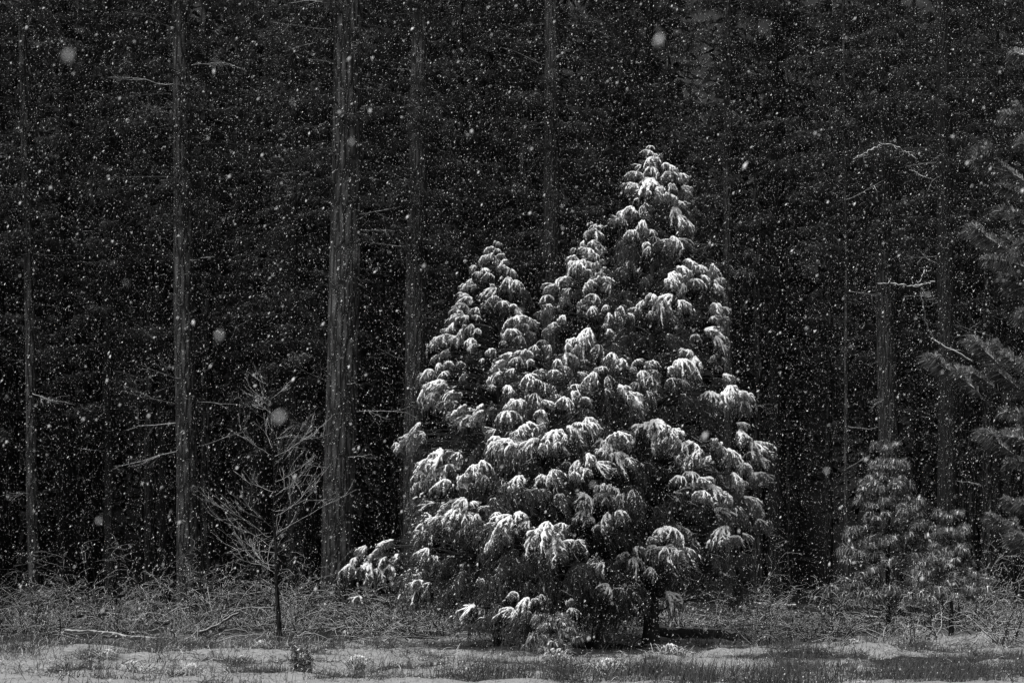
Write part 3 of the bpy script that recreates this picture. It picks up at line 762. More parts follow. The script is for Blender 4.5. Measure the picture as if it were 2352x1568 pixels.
def band(px):
    for lim, w in ((60, "past the slim corner trunk"), (431, "between the corner trunk and the second thickest trunk"), (772, "between the two thickest trunks"), (1150, "between the thickest trunk and the lowest spire"),
                   (1370, "between the lowest and middle spires"), (1640, "behind the tallest snowy conifer"), (2040, "between the snowy clump and the young pines")):
        if px < lim:
            return w
    return "behind the young pines"


r = np.random.default_rng(77)
TRM = [trunk_mesh("trunk", (0, 0, -.2), (.1, 0, 42), .28, .05, 10, 24, 400 + q, (M_BARKD, M_BARKD, M_BARK)[q], .03, .3, .05) for q in range(3)]
n_far = 0
spots = []
for q in range(2000):
    if n_far >= 84:
        break
    Y = r.uniform(88, 128)
    X = r.uniform(-.38, .38) * Y
    if any((X - a) ** 2 + (Y - b) ** 2 < 4.2 ** 2 for a, b in spots):
        continue
    spots.append((X, Y))
    n_far += 1
    row = "first" if Y < 100 else ("middle" if Y < 114 else "last")
    bn = band(CX + F * X / Y)
    lab = {"first": "slim conifer just inside the forest ", "middle": "slim conifer deep in the forest ", "last": "dark conifer farthest back in the forest "}[row] + bn
    t = thing("deep_forest_conifer", lab, "conifer tree", (X, Y, 0), {"first": "slim conifers just inside the forest ", "middle": "conifers deep in the forest ", "last": "conifers at the back of the forest "}[row] + bn, r.uniform(0, 6.28))
    sc = r.uniform(.85, 1.2)
    link("trunk", TRM[r.integers(3)], t, (0, 0, 0), (0, 0, 0), sc)
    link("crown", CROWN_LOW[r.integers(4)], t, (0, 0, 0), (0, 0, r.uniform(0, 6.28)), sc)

# the far wood on the slope, one mass
wb_ = MB()
for q in range(420):
    Y = r.uniform(126, 175)
    X = r.uniform(-.36, .36) * Y
    z = max(0, Y - 130) * .8 - 1
    h = r.uniform(14, 24)
    n = 150
    u = r.random(n)
    a = r.uniform(0, 6.28, n)
    rr = 3.0 * (1 - u) * r.uniform(.4, 1, n)
    b = np.stack([X + rr * np.cos(a), Y + rr * np.sin(a), z + 1 + u * h], 1)
    d = np.stack([np.cos(a), np.sin(a), np.full(n, -.5)], 1) + r.normal(0, .35, (n, 3))
    wb_.blades(b, d, r.uniform(.8, 1.8, n), .5, 0, r)
for q in range(330):        # the same woods past both ends of the view, added unseen to shade the forest
    sgn = -1 if q < 230 else 1
    Y = r.uniform(68, 150)
    X = sgn * (r.uniform(.30, .95) * Y + 3)
    h = r.uniform(32, 44)
    n = 260
    u = r.random(n)
    a = r.uniform(0, 6.28, n)
    rr = 4.4 * (1 - .85 * u) * r.uniform(.3, 1, n)
    b = np.stack([X + rr * np.cos(a), Y + rr * np.sin(a), max(0, Y - 130) * .8 + 3 + u * (h - 3)], 1)
    d = np.stack([np.cos(a), np.sin(a), np.full(n, -.5)], 1) + r.normal(0, .35, (n, 3))
    wb_.blades(b, d, r.uniform(.9, 2.0, n), .7, 0, r)
    wb_.tube([[X, Y, -.5], [X, Y, h * .5], [X, Y, h]], [.3, .2, .04], 6, 1)
for q in range(16):         # unseen conifers added well outside the view to shade the thicket
    X, Y = r.uniform(-38, -28), r.uniform(41, 45.5)
    h = r.uniform(36, 44)
    n = 420
    u = r.random(n)
    a = r.uniform(0, 6.28, n)
    rr = 4.0 * (1 - .85 * u) * r.uniform(.3, 1, n)
    b = np.stack([X + rr * np.cos(a), Y + rr * np.sin(a), 3 + u * (h - 3)], 1)
    d = np.stack([np.cos(a), np.sin(a), np.full(n, -.5)], 1) + r.normal(0, .35, (n, 3))
    wb_.blades(b, d, r.uniform(.9, 2.0, n), .7, 0, r)
    wb_.tube([[X, Y, -.5], [X, Y, h * .5], [X, Y, h]], [.3, .2, .04], 6, 1)
far_wood_and_shade = wb_.build("distant_woods_and_shade_trees", [M_FAR, M_BARKD])
tag(far_wood_and_shade, "far dark woods on the slope seen through the forest, plus added unseen shade trees", "woods", None, "stuff")


# ------------------------------------------------------------------ bare tree
def bare_tree():
    Y = 53.0
    b = at(641, 1470, Y)
    root = thing("bare_tree", "leafless young tree with fine upswept twigs in front of the thickest trunk", "bare tree", (b[0], Y, 0))
    r = np.random.default_rng(9)
    Ht = 7.1
    n = 24
    tz = np.linspace(0, 1, n)
    tp = np.stack([wob(tz * 3, 4, .05) - .30 * tz ** 2, wob(tz * 3, 5, .05), tz * Ht - .1], 1)
    mb = MB()
    mb.tube(tp, .070 * (1 - tz) ** 1.6 + .005, 9)
    mb.build("trunk", [M_BARKD], root, True)

    def twig(mb, p, d, ln, rad, depth, up, n=9):
        pts = [np.array(p, float)]
        d = np.array(d, float)
        d0 = d.copy()
        for k in range(n - 1):
            d = d + r.normal(0, .14, 3) + np.array([0, 0, up]) + d0 * .05
            d /= np.linalg.norm(d)
            pts.append(pts[-1] + d * ln / (n - 1))
        pts = np.array(pts)
        mb.tube(pts, np.linspace(rad, max(.003, rad * .35), n), 4)
        if depth:
            for k in range(int(r.integers(4, 8)) if depth == 2 else int(r.integers(1, 4))):
                j = int(r.integers(2, n - 1))
                e = pts[j + 1] - pts[j]
                e = e / np.linalg.norm(e)
                side = r.normal(0, 1, 3) * [1, 1, .5]
                side -= e * np.dot(side, e)
                side /= np.linalg.norm(side) + 1e-9
                e = e + side * r.uniform(.2, .6) + np.array([0, 0, r.uniform(0, .25)])
                twig(mb, pts[j], e / np.linalg.norm(e), ln * r.uniform(.35, .9) * (1 - .5 * j / n), max(.004, rad * .55), depth - 1, up)

    NB = 27
    for q in range(NB):
        u = .22 + .76 * (q + r.random()) / NB
        z = u * Ht
        a = r.choice([0, math.pi]) + r.normal(0, .75)
        el = r.uniform(.0, .42) + .60 * max(0, u - .3)
        ln = (2.7 * (1 - u) ** .6 + .5) * r.uniform(.5, 1.05)
        p = [np.interp(z, tp[:, 2], tp[:, 0]), np.interp(z, tp[:, 2], tp[:, 1]), z]
        mb = MB()
        twig(mb, p, (math.cos(a) * math.cos(el), math.sin(a) * math.cos(el), math.sin(el)), ln, .0095 * (1 - .5 * u), 2, .050 + .012 * (1 - u))
        mb.build("branch", [M_TWIGB], root)
    return root


bare_tree()


# ------------------------------------------------------------------ pines with long drooping needles
def pine_bough(seed, L, tufts, snow):
    """pine limb along +X ending in umbrella tufts of long drooping needles"""
    r = np.random.default_rng(seed)
    nd, sn = MB(), MB()
    t = np.linspace(0, 1, 7)
    pth = np.stack([L * t, wob(t * 3, seed, .03), .16 * L * np.sin(t * 2.4)], 1)
    nd.tube(pth, np.linspace(.016, .007, 7), 4, 1)
    for q in range(tufts):
        ts = 1 - q / tufts * .7
        c = np.array([np.interp(ts, t, pth[:, k]) for k in range(3)])
        if q:
            e = c + np.array([r.uniform(.0, .15), (1 if q % 2 else -1) * r.uniform(.16, .36), r.uniform(0, .14)])
            nd.tube(np.linspace(c, e, 3), .007, 3, 1)
            c = e
        m = 110
        a = r.uniform(0, 6.28, m)
        d = np.stack([np.cos(a), np.sin(a), r.uniform(-.3, .6, m)], 1)
        bb = c + np.stack([r.uniform(-.10, .04, m), r.normal(0, .012, m), r.uniform(-.02, .02, m)], 1)
        fr = r.random(m) < .10 + .5 * snow
        for sel, mi in ((fr, 2), (~fr, 0)):
            nd.blades(bb[sel], d[sel], r.uniform(.20, .34, sel.sum()), .015, mi, r, np.tile([0, 0, -2.2], (sel.sum(), 1)))
        if snow > .2:
            for k in range(int(4 + 8 * snow)):
                a1 = r.uniform(0, 6.28)
                l1 = r.uniform(.07, .17)
                ps = c + np.stack([np.cos(a1) * np.linspace(0, l1, 5), np.sin(a1) * np.linspace(0, l1, 5), .02 + .02 * np.sin(np.linspace(0, 3, 5)) - np.linspace(0, 1, 5) ** 2 * .09], 1)
                sn.tube(ps, np.array([.6, 1, .9, .7, .3]) * .015 * r.uniform(.6, 1.3), 5)
    return nd.mesh("bough", [M_NEEDLE, M_BARKH, M_FROST]), (sn.mesh("snow_cover", [M_SNOW], True) if sn.n else None)


def foxtail(seed):
    """thick brush of needles along the outer part of an upswept pine limb"""
    r = np.random.default_rng(seed)
    nd, sn = MB(), MB()
    t = np.linspace(0, 1, 8)
    pth = np.stack([t, wob(t * 3, seed, .03), .10 * np.sin(t * 2.8)], 1)
    nd.tube(pth, np.linspace(.020, .007, 8), 5, 1)
    arms = [(pth, .25)]
    for q in range(3):
        ts = r.uniform(.3, .75)
        c = np.array([np.interp(ts, t, pth[:, k]) for k in range(3)])
        e = c + np.array([r.uniform(.2, .4), (1 if q % 2 else -1) * r.uniform(.15, .35), r.uniform(-.05, .1)])
        a_ = c + (e - c) * t[:, None]
        nd.tube(a_, np.linspace(.010, .005, 8), 4, 1)
        arms.append((a_, .2))
    for a_, t0 in arms:
        m = 330 if t0 == .25 else 170
        tt = np.maximum(r.uniform(t0, 1, m), r.uniform(t0, 1, m))
        b = np.stack([np.interp(tt, t, a_[:, k]) for k in range(3)], 1)
        fw = a_[-1] - a_[0]
        fw /= np.linalg.norm(fw)
        an = r.uniform(0, 6.28, m)
        d = fw * .75 + np.stack([np.zeros(m), np.cos(an), np.sin(an)], 1)
        fr = r.random(m) < np.where(d[:, 2] > .2, .75, .08)
        for sel, mi in ((fr, 2), (~fr, 0)):
            nd.blades(b[sel], d[sel], r.uniform(.18, .30, sel.sum()), .012, mi, r, np.tile([0, 0, -1.3], (sel.sum(), 1)))
        k = 9
        ts = np.linspace(.45, 1, k)
        ps = np.stack([np.interp(ts, t, a_[:, c]) for c in range(3)], 1) + [0, 0, .02]
        sn.tube(ps + r.normal(0, .008, ps.shape), .014 * r.uniform(.3, 1.3, k), 5)
    return nd.mesh("bough", [M_NEEDLE, M_BARKH, M_FROST]), sn.mesh("snow_cover", [M_SNOW], True)


PB_S = [pine_bough(500 + q, 1.0, 3 + q % 2, .34) for q in range(5)]
PB_L = [pine_bough(520 + q, 1.0, 5 + q % 2, .14) for q in range(4)]
PB_F = [foxtail(540 + q) for q in range(4)]


def young_pine(label, px, ytop, Y, Hb, spread, tiers, seed, scale=1.0, skip=0.0):
    r = np.random.default_rng(seed)
    ppm = F / Y
    X = (px - CX) / ppm
    Ht = EYE - (ytop - HY) / ppm
    root = thing("young_pine", label, "pine tree", (X, Y, 0), "young pines beside the forest edge")
    link("trunk", trunk_mesh("trunk", (0, 0, -.1), (.02, 0, Ht - .1), .075 * scale, .012, 10, 24, seed, M_BARKD, .04, .3, .02), root)
    for q in range(tiers):
        u = q / (tiers - 1)
        z = Hb + (Ht - .12 - Hb) * u
        ln = spread * (1 - u) ** .75 + .18
        k = int(r.integers(6, 9)) if u < .95 else 3
        for j in range(k):
            if r.random() < skip:
                continue
            a = j * 6.283 / k + r.uniform(-.35, .35) + q
            s = ln * r.uniform(.7, 1.1)
            nd, sn = PB_S[r.integers(5)]
            s2 = r.uniform(.75, 1.0) + .35 * s
            b = link("bough", nd, root, (0, 0, z + r.uniform(-.22, .22) * (1 - u)), (r.normal(0, .12), r.uniform(-.3, .3) - .25 * u, a), (s, s2, s2 * 1.1))
            link("snow_cover", sn, b)
    link("bough", PB_S[0][0], root, (0, 0, Ht - .3), (0, -1.3, 0), .35)
    return root


young_pine("larger young pine with long drooping needles beside the tallest snowy conifer", 2040, 1030, 57.0, .7, 1.75, 9, 21, 1.1)
young_pine("smaller young pine on a bare stem with one long snowy lowest tier", 2184, 1185, 54.0, 1.2, .78, 5, 22, .95)
young_pine("knee-high pine seedling bowed under snow at the meadow's edge before the clump", 1268, 1425, 46.3, .15, .42, 4, 23, .35)


def big_pine():
    """pine whose trunk stands just outside the picture and whose boughs reach in"""
    Y = 44.0
    ppm = F / Y
    px = 2440
    X = (px - CX) / ppm
    root = thing("tall_pine", "big long-needled pine reaching in with soft drooping boughs above the small young pine", "pine tree", (X, Y, 0))
    link("trunk", trunk_mesh("trunk", (0, 0, -.2), (0, 0, 17), .2, .07, 20, 80, 31, M_BARKD, .03, .3, .02), root)
    r = np.random.default_rng(31)
    ends = [(2335, 128, 1), (2310, 265, 1), (2245, 350, 1.2), (2280, 385, 1), (2320, 440, 1), (2330, 490, 1), (2225, 530, 1.1), (2265, 560, 1), (2320, 560, 1.1), (2290, 600, 1), (2300, 640, 1), (2345, 620, 1), (2225, 785, 1.1), (2265, 800, 1),
            (2130, 828, 1.2), (2165, 850, 1.1), (2210, 855, 1), (2270, 850, 1), (2320, 830, 1), (2255, 1000, 1.2), (2310, 1000, 1), (2340, 1060, 1), (2320, 1160, 1), (2290, 1200, 1), (2330, 1230, 1), (2345, 330, 1), (2345, 720, 1), (2330, 900, 1), (2345, 950, 1)]
    for x, y, s in ends:
        p = at(x, y, Y + r.uniform(-1.6, .9)) - np.array([X, Y, 0])
        a = math.atan2(p[1], p[0])
        rad = math.hypot(p[0], p[1])
        nd, sn = PB_F[r.integers(4)]
        L = min(rad, 1.35 * s)
        el = r.uniform(.25, .75)
        q = p - np.array([math.cos(a) * math.cos(el), math.sin(a) * math.cos(el), math.sin(el)]) * L
        b = link("bough", nd, root, q, (r.normal(0, .2), -el, a), (L, 1.15, 1.15))
        if sn is not None:
            link("snow_cover", sn, b)
        if rad > L:
            mb = MB()
            mb.tube(np.linspace([0, 0, q[2] - .3 * (rad - L)], q, 5), np.linspace(.04, .018, 5), 5)
            mb.build("limb", [M_BARKD], root)
    for q in range(6):
        link("bough", PB_L[r.integers(4)][0], root, (0, 0, r.uniform(2.5, 16.5)), (0, -.1, r.uniform(-1.4, 1.4)), r.uniform(1.2, 1.9))
    return root


big_pine()


# dead limbs with snow near the young pines
def drawn_branch(parent, Y, px, rad, name="dead_branch", m=None):
    """a dead limb following the photographed line at its true distance, with slight depth wander"""
    r = np.random.default_rng(int(px[0][0]))
    n = 24
    q = np.array(px, float)
    s = np.concatenate([[0], np.cumsum(np.linalg.norm(np.diff(q, axis=0), axis=1))])
    u = np.linspace(0, s[-1], n)
    xs_, ys_ = np.interp(u, s, q[:, 0]), np.interp(u, s, q[:, 1])
    Yd = Y + np.cumsum(r.normal(0, .03, n))
    P = np.array([at(a, b, c) for a, b, c in zip(xs_, ys_, Yd)])
    P[1:-1] = (P[:-2] + 2 * P[1:-1] + P[2:]) / 4
    P[1:-1] += r.normal(0, .022, (n - 2, 3))
    mb = MB()
    mb.tube(P, np.linspace(rad, rad * .5, n) * r.uniform(.75, 1.25, n), 6)
    for k in range(int(len(px) * 1.2)):       # broken side twigs
        j = int(r.integers(3, n - 1))
        d = r.normal(0, 1, 3) * [1, 1, .7]
        d /= np.linalg.norm(d)
        t = np.linspace(0, 1, 5)[:, None]
        mb.tube(P[j] + d * t * r.uniform(.08, .4) + r.normal(0, .012, (5, 3)) * t, np.linspace(rad * .4, .004, 5), 4)
    return mb, P


M_DEADS = m_snowtop("snow_lined_branch", .06, .10, .25, .6)
snag = thing("fallen_snag", "crooked dead snag with a snow-lined T-shaped top hanging before the dark trunk", "dead branch", at(2230, 825, 60))
sb = MB()
for line, rad in (([(2235, 830), (2200, 808), (2165, 795), (2140, 770), (2125, 735), (2119, 700), (2116, 650)], .035), ([(2116, 655), (2085, 655), (2050, 648), (2017, 650)], .028), ([(2110, 655), (2130, 650), (2148, 646)], .03), ([(2108, 652), (2118, 635), (2122, 622), (2140, 618)], .016), ([(2117, 660), (2122, 680), (2130, 690)], .012)):
    mb, P = drawn_branch(None, 60, line, rad * 1.0)
    mb.v = [v - at(2230, 825, 60) for v in mb.v]
    o = mb.build("stem" if rad > .03 and len(line) > 5 else "side_branch", [M_DEADS], snag, True)
arch = thing("arched_limb", "arched dead limb lined with snow across the dim pale trunk", "dead branch", at(2040, 335, 68))
for line, rad in (([(2105, 368), (2080, 348), (2050, 332), (2020, 328)], .035), ([(2035, 330), (2005, 340), (1985, 352), (1960, 366)], .03), ([(1980, 356), (1988, 375), (1993, 382)], .018), ([(2090, 390), (2115, 402), (2140, 412)], .02)):
    mb, P = drawn_branch(None, 68, line, rad * 1.0)
    mb.v = [v - at(2040, 335, 68) for v in mb.v]
    mb.build("side_branch", [M_DEADS], arch, True)


# ------------------------------------------------------------------ thicket: bare shrubs, brush, logs, grass
def shrub(seed, H, stems, arch_, m):
    r = np.random.default_rng(seed)
    root_mbs = []

    def grow(mb, p, d, ln, rad, depth, g):
        n = 8
        pts = [np.array(p, float)]
        d = np.array(d, float)
        for k in range(n - 1):
            d = d + r.normal(0, .13, 3) + np.array([0, 0, g])
            d /= np.linalg.norm(d)
            pts.append(pts[-1] + d * ln / (n - 1))
        pts = np.array(pts)
        pts[:, 2] = np.maximum(pts[:, 2], -.05)
        mb.tube(pts, np.linspace(rad, max(.004, rad * .35), n), 4)
        if depth:
            for k in range(int(r.integers(2, 5))):
                j = r.integers(2, n)
                e = d + r.normal(0, .7, 3) + np.array([0, 0, .2])
                grow(mb, pts[j], e / np.linalg.norm(e), ln * r.uniform(.3, .6), rad * .6, depth - 1, g * 1.3)

    mb = MB()
    for s in range(stems):
        a = r.uniform(0, 6.28)
        tl = r.uniform(.15, .8)
        grow(mb, (r.normal(0, .12), r.normal(0, .12), -.05), (math.cos(a) * tl, math.sin(a) * tl, 1), H * r.uniform(.6, 1.15), r.uniform(.007, .014) * (1.7 if arch_ in (.06, .14, .10) else 1), 2, -arch_ * r.uniform(.3, 1.4))
    return mb.mesh("bare_shrub", [m])


SHR = [shrub(600 + q, (1.0, 1.5, 2.0, 1.3, 2.4, .9, 1.7, .7)[q], (9, 8, 7, 12, 6, 14, 9, 14)[q], (.10, .06, .05, .14, .04, .16, .10, .16)[q], M_TWIG) for q in range(8)]
r = np.random.default_rng(55)
ZONES = [(-.27, -.17, 53.5, 66, 44, "bare snow-dusted shrub in the thicket under the slim corner trunk", "shrubs under the corner trunk"),
         (-.17, -.085, 54, 66, 36, "bare snow-dusted shrub in the thicket around the bare tree", "shrubs around the bare tree"),
         (-.085, .0, 54.5, 64, 18, "bare snow-dusted shrub behind the low bough of the lowest spire", "shrubs behind the low bough"),
         (.0, .115, 55.5, 64, 22, "bare snow-dusted shrub behind the trunks of the snow-laden conifers", "shrubs behind the snow-laden conifers"),
         (.115, .275, 50.5, 66, 56, "bare snow-dusted shrub in the thicket around the young pines", "shrubs around the young pines")]
for x0, x1, y0, y1, n, lab, grp in ZONES:
    for q in range(n):
        Y = y0 + (y1 - y0) * r.random() ** 1.3
        X = r.uniform(x0, x1) * Y
        iv = int(r.integers(8)) if Y > 55 else (0, 5, 7, 3)[r.integers(4)]
        me = SHR[iv]
        how = {0: "low", 5: "low", 7: "low", 1: "arching", 3: "arching", 6: "arching", 2: "tall thin-stemmed", 4: "tall thin-stemmed"}[iv]
        o = link("bare_shrub", me, None, (X, Y, gz_at(X, Y)), (0, 0, r.uniform(0, 6.28)), r.uniform(.7, 1.15))
        tag(o, how + " " + lab, "shrub", how + " " + grp)


def log(label, x0, y0, Y0, x1, y1, Y1, r0, r1, seed):
    p0, p1 = at(x0, y0, Y0), at(x1, y1, Y1)
    n = 26
    t = np.linspace(0, 1, n)
    P = p0 + (p1 - p0) * t[:, None]
    L = np.linalg.norm(p1 - p0)
    P[:, 2] += wob(t * 3, seed, .03)
    P[:, 2] -= .35 * r0
    P[:, 1] += wob(t * 2, seed + 1, .05)
    rr = np.random.default_rng(seed)
    o = thing("fallen_log", label, "log", p0, "fallen logs in the thicket")
    mb = MB()
    mb.tube(P - p0, (r0 + (r1 - r0) * t) * rr.uniform(.93, 1.07, n), 12)
    mb.build("log_body", [M_LOG], o, True)
    for k in range(3):
        j = rr.integers(4, n - 3)
        e = MB()
        d = rr.normal(0, 1, 3) * [.5, .5, 0] + [0, 0, 1]
        d /= np.linalg.norm(d)
        e.tube(np.linspace(P[j] - p0, P[j] - p0 + d * (r0 + .18), 4), [.02, .017, .014, .008], 5)
        e.build("branch_stub", [M_LOG], o)
    return o


log("thick pale snow-topped log lying along the meadow under the corner trunk", 148, 1447, 53.8, 365, 1467, 52.0, .10, .075, 1)
log("snow-topped log half hidden in the brush, above the longest pale log", 175, 1408, 60, 285, 1410, 60.5, .11, .10, 2)
log("thin log with broken snow, lying behind the arching stems", 285, 1425, 57.5, 390, 1424, 58, .09, .07, 3)
log("thin straight pole leaning up out of the brush before the second thickest trunk", 455, 1452, 54, 548, 1405, 55.5, .045, .035, 4)
log("mossy log lying behind the trunk of the tallest snowy conifer", 1500, 1440, 53.2, 1690, 1456, 52.2, .16, .13, 5)
log("short snowy log end showing beside the crown of the tallest snowy conifer", 1730, 1386, 66, 1830, 1388, 66, .10, .09, 6)
log("long thin snow-lined pole lying behind the young pines", 1990, 1414, 62, 2230, 1432, 60, .055, .05, 7)
log("thin snow-lined pole lying past the smallest young pine", 2290, 1424, 58, 2400, 1444, 57, .06, .05, 8)
log("long dark log sunk in the grass before the young pines", 2040, 1496, 48.5, 2290, 1508, 46.6, .13, .12, 9)
log("short dark log rooted up beside the shrub in the meadow's corner", 1840, 1472, 52, 1905, 1452, 52.6, .08, .05, 10)

# brush lying on the forest floor: twigs and fallen branches past counting
bm_ = MB()
for q in range(1000):
    Y = r.uniform(50.5, 68)
    X = r.uniform(-.28, .28) * Y
    if 1 < X < 5 and Y < 52:
        continue
    a = r.uniform(0, 6.28)
    L = r.uniform(.4, 1.6)
    t = np.linspace(0, 1, 5)
    z0, h = gz_at(X, Y), r.uniform(.03, .35)
    P = np.stack([X + L * (t - .5) * math.cos(a), Y + L * (t - .5) * math.sin(a), z0 + .02 + h * np.sin(t * math.pi * r.uniform(.5, 1))], 1)
    P += r.normal(0, .02, P.shape)
    bm_.tube(P, np.linspace(1, .5, 5) * r.uniform(.006, .018), 4)
tag(bm_.build("brush_litter", [M_TWIG]), "fallen twigs and branches littering the forest floor under snow", "brush", None, "stuff")

# dead grass: short stubble, fallen straw, taller stalks near the meadow
gm_ = MB()


def strew(n, xf, y0, y1, L, W, lean, mi, power=1.0, cl=None):
    Y = y0 + (y1 - y0) * r.random(n) ** power
    X = r.uniform(-xf, xf, n) * Y
    if cl:
        k = r.integers(0, len(cl), n)
        c = np.array(cl)[k]
        X = c[:, 0] + r.normal(0, 1, n) * c[:, 2]
        Y = c[:, 1] + r.normal(0, 1, n) * c[:, 2] * 1.2
    keep = litter(X, Y) < .62
    X, Y = X[keep], Y[keep]
    n = len(X)
    b = np.stack([X, Y, ground_height(X, Y) - .01], 1)
    a = r.uniform(0, 6.28, n)
    ln = np.abs(r.normal(0, lean, n))
    d = np.stack([np.cos(a) * ln, np.sin(a) * ln, np.ones(n)], 1) + [.12, 0, 0]
    bend = np.stack([np.cos(a) * ln * 1.3, np.sin(a) * ln * 1.3, -.35 * ln], 1) + r.normal(0, .1, (n, 3))
    gm_.blades(b, d, r.uniform(L[0], L[1], n), W, mi, r, bend)


clumps = [(r.uniform(-.27, .27) * y, y, r.uniform(.08, .5) ** 1.3) for y in r.uniform(34.5, 54, 130)]
strew(6000, .28, 34, 58, (.04, .12), .011, .9, 0)
strew(6000, .28, 34, 58, (.15, .5), .010, 4.0, 0)
strew(4000, .28, 35, 58, (.15, .5), .012, 4.0, 1)
strew(9000, .28, 36.5, 56, (.08, .24), .012, .8, 0, cl=clumps)
strew(1200, .28, 47, 57, (.10, .35), .012, 1.2, 1)
strew(900, .28, 35, 58, (.25, .55), .011, .35, 0)
mats = [(r.uniform(-.27, .27) * y, y, r.uniform(.12, .35)) for y in r.uniform(35, 51, 110)]
strew(9000, .28, 36, 40, (.15, .5), .013, 2.6, 0, cl=mats)
front = [(r.uniform(-.03, .27) * y, y, r.uniform(.15, .5)) for y in r.uniform(35.4, 38, 40)]
strew(4000, .28, 36, 40, (.15, .6), .014, .45, 0, cl=front)
corner = [(r.uniform(.13, .28) * y, y, r.uniform(.2, .6)) for y in r.uniform(37, 48, 40)]
strew(2600, .28, 36, 40, (.12, .45), .012, .6, 0, cl=corner)
strew(3000, .28, 40, 50, (.15, .5), .012, 3.0, 0, cl=corner)
left = [(r.uniform(-.28, -.1) * y, y, r.uniform(.3, .7)) for y in r.uniform(46, 53, 40)]
strew(3200, .28, 36, 40, (.12, .4), .012, .6, 0, cl=left)
strew(2500, .28, 36, 40, (.12, .4), .012, .8, 1, cl=left)
tag(gm_.build("dead_grass", [M_STRAW, M_STRAWL]), "dead straw and grass stalks standing through the snow of the meadow", "grass", None, "stuff")


# snow-capped heaps of fallen grass
def grass_heap(seed, R_=.4, H_=.28):
    r = np.random.default_rng(seed)
    mb, sn = MB(), MB()
    n = 230
    a = r.uniform(0, 6.28, n)
    d = np.stack([np.cos(a) * 1.3 + .3, np.sin(a), r.uniform(.3, 1.6, n)], 1)
    b = np.stack([r.normal(0, .14, n), r.normal(0, .07, n), np.zeros(n)], 1)
    mb.blades(b, d, r.uniform(.25, .75, n), .012, 0, r, np.tile([0, 0, -1.1], (n, 1)) * r.uniform(.6, 1.2, (n, 1)))
    for k in range(26):
        a1 = r.uniform(0, 6.28)
        t = np.linspace(.05, .2, 6) + r.uniform(0, .7)
        ps = np.stack([np.cos(a1) * R_ * .8 * t, np.sin(a1) * R_ * .8 * t, H_ * (1 - .85 * t ** 2)], 1) + r.normal(0, .012, (6, 3))
        sn.tube(ps, np.array([.6, 1, 1, .9, .7, .3]) * r.uniform(.010, .02), 5, 0, .6)
    return mb.mesh("stalks", [M_STRAWL]), sn.mesh("snow_cover", [M_SNOW], True)


GH = [grass_heap(700 + q) for q in range(4)]
for i_, (x, y, s, lab) in enumerate([(305, 1543, 1.0, "low wide heap of fallen grass under snow, below the longest pale log"),
                                     (820, 1533, 1.0, "snow-capped grass heap in the open snow between withered plant and clump"),
                                     (250, 1520, .7, "small snow-capped grass heap beside the low wide heap"),
                                     (600, 1500, .6, "grass heap at the foot of the bare tree"),
                                     (1275, 1520, 1.0, "grass heap with a bent stalk just below the pine seedling"),
                                     (1540, 1512, 1.0, "long sprawling grass heap before the trunk of the tallest snowy conifer"),
                                     (1400, 1560, 1.1, "dark grass heap at the very bottom of the meadow below the pine seedling"),
                                     (560, 1518, .6, "small dark grass tuft beside the withered plant"),
                                     (1960, 1490, .9, "grass heap beside the long dark log"),
                                     (440, 1552, .8, "dark grass tuft at the bottom of the meadow below the leaning pole")]):
    Y = EYE * F / (y - HY)
    X = (x - CX) / F * Y
    t = thing("grass_heap", lab, "grass heap", (X, Y, gz_at(X, Y)), "snow-capped grass heaps in the meadow", i_ * 1.3)
    a, b = GH[i_ % 4]
    link("stalks", a, t, (0, 0, 0), (0, 0, 0), s)
    link("snow_cover", b, t, (0, 0, 0), (0, 0, 0), s)


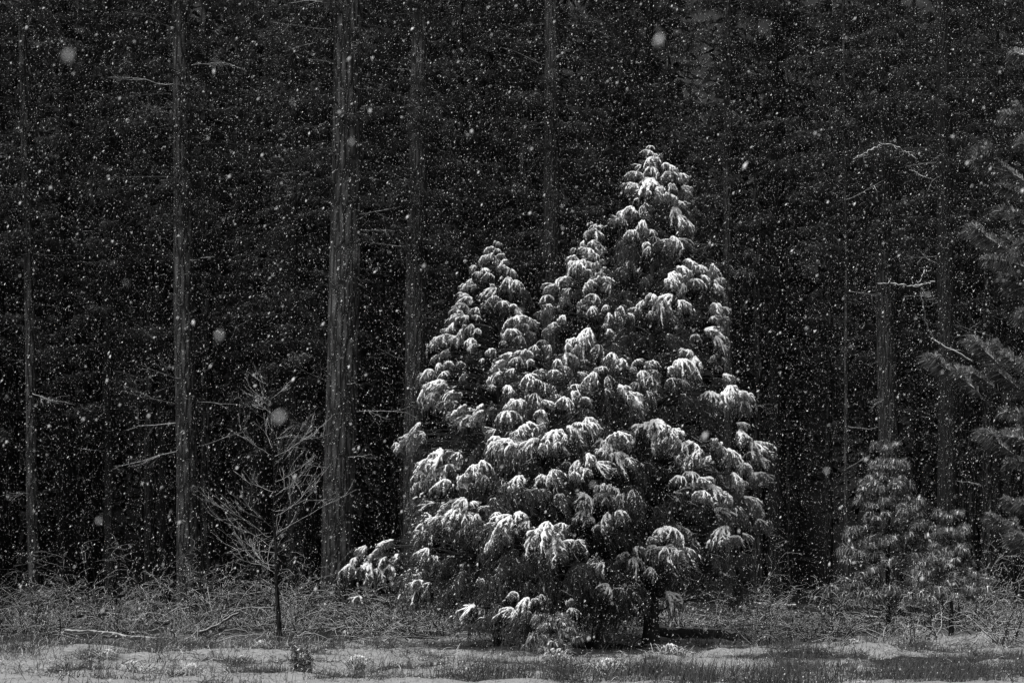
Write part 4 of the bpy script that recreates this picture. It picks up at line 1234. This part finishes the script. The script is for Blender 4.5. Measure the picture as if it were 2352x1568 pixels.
# withered dark plant in the open snow
def withered():
    Y = EYE * F / (1545 - HY)
    X = (688 - CX) / F * Y
    root = thing("withered_plant", "dark withered plant slumped in the open snow below the bare tree", "plant", (X, Y, gz_at(X, Y)))
    r = np.random.default_rng(8)
    for cx, h in ((-.08, .62), (.17, .42), (.02, .40)):
        mb = MB()
        mb.tube([[cx, 0, -.03], [cx + .02, 0, h * .5], [cx, .02, h]], [.022, .018, .008], 6)
        mb.build("stem", [M_DRY], root)
    mb = MB()
    n = 900
    u = r.random(n)
    cx = r.choice([-.08, .17, .02], n)
    b = np.stack([cx + r.normal(0, .05, n), r.normal(0, .06, n), u * .58 * np.where(cx < 0, 1, .68)], 1)
    d = r.normal(0, .7, (n, 3)) + [0, 0, -.7]
    mb.blades(b, d, r.uniform(.06, .16, n), .016, 0, r)
    mb.build("withered_leaves", [M_DRY], root)


withered()

# ------------------------------------------------------------------ falling snow
r = np.random.default_rng(123)
N = 125000
d_ = 76 * r.random(N * 2) ** (1 / 3)
d_ = d_[d_ > 7]
d_ = np.concatenate([d_, r.uniform(1.5, 5, 44)])
N = len(d_)
px_ = r.uniform(-.33, .33, N) * d_ + r.uniform(-1, 1, N)
pz_ = EYE + (r.uniform(-.085, .295, N)) * d_ + r.uniform(-.6, .6, N)
keep = pz_ > .05
px_, pz_, d_ = px_[keep], pz_[keep], d_[keep]
N = len(d_)
sz = np.where(d_ < 5, .85, 1.0) * np.clip(np.exp(r.normal(math.log(.0027), .45, N)), .0018, .0095)
ax = np.stack([np.full(N, .62), np.full(N, .1), np.full(N, 1.0)], 1) + r.normal(0, .25, (N, 3))
ax /= np.linalg.norm(ax, axis=1, keepdims=True)
a1 = np.cross(ax, r.normal(size=(N, 3)))
a1 /= np.linalg.norm(a1, axis=1, keepdims=True)
a2 = np.cross(ax, a1)
c = np.stack([px_, d_, pz_], 1)
st = r.uniform(1.4, 2.9, N)[:, None]
S_ = sz[:, None]
V = np.stack([c + ax * S_ * st, c - ax * S_ * st, c + a1 * S_, c - a1 * S_ * .8, c + a2 * S_ * .8, c - a2 * S_], 1).reshape(-1, 3)
o8 = np.array([[0, 2, 4], [0, 4, 3], [0, 3, 5], [0, 5, 2], [1, 4, 2], [1, 3, 4], [1, 5, 3], [1, 2, 5]])
fl = MB()
fl.add(V, (np.arange(N)[:, None, None] * 6 + o8[None]).reshape(-1, 3))
tag(fl.build("falling_snow", [M_FLAKE], None, True), "snowflakes falling everywhere before and among the trees", "snow", None, "stuff")
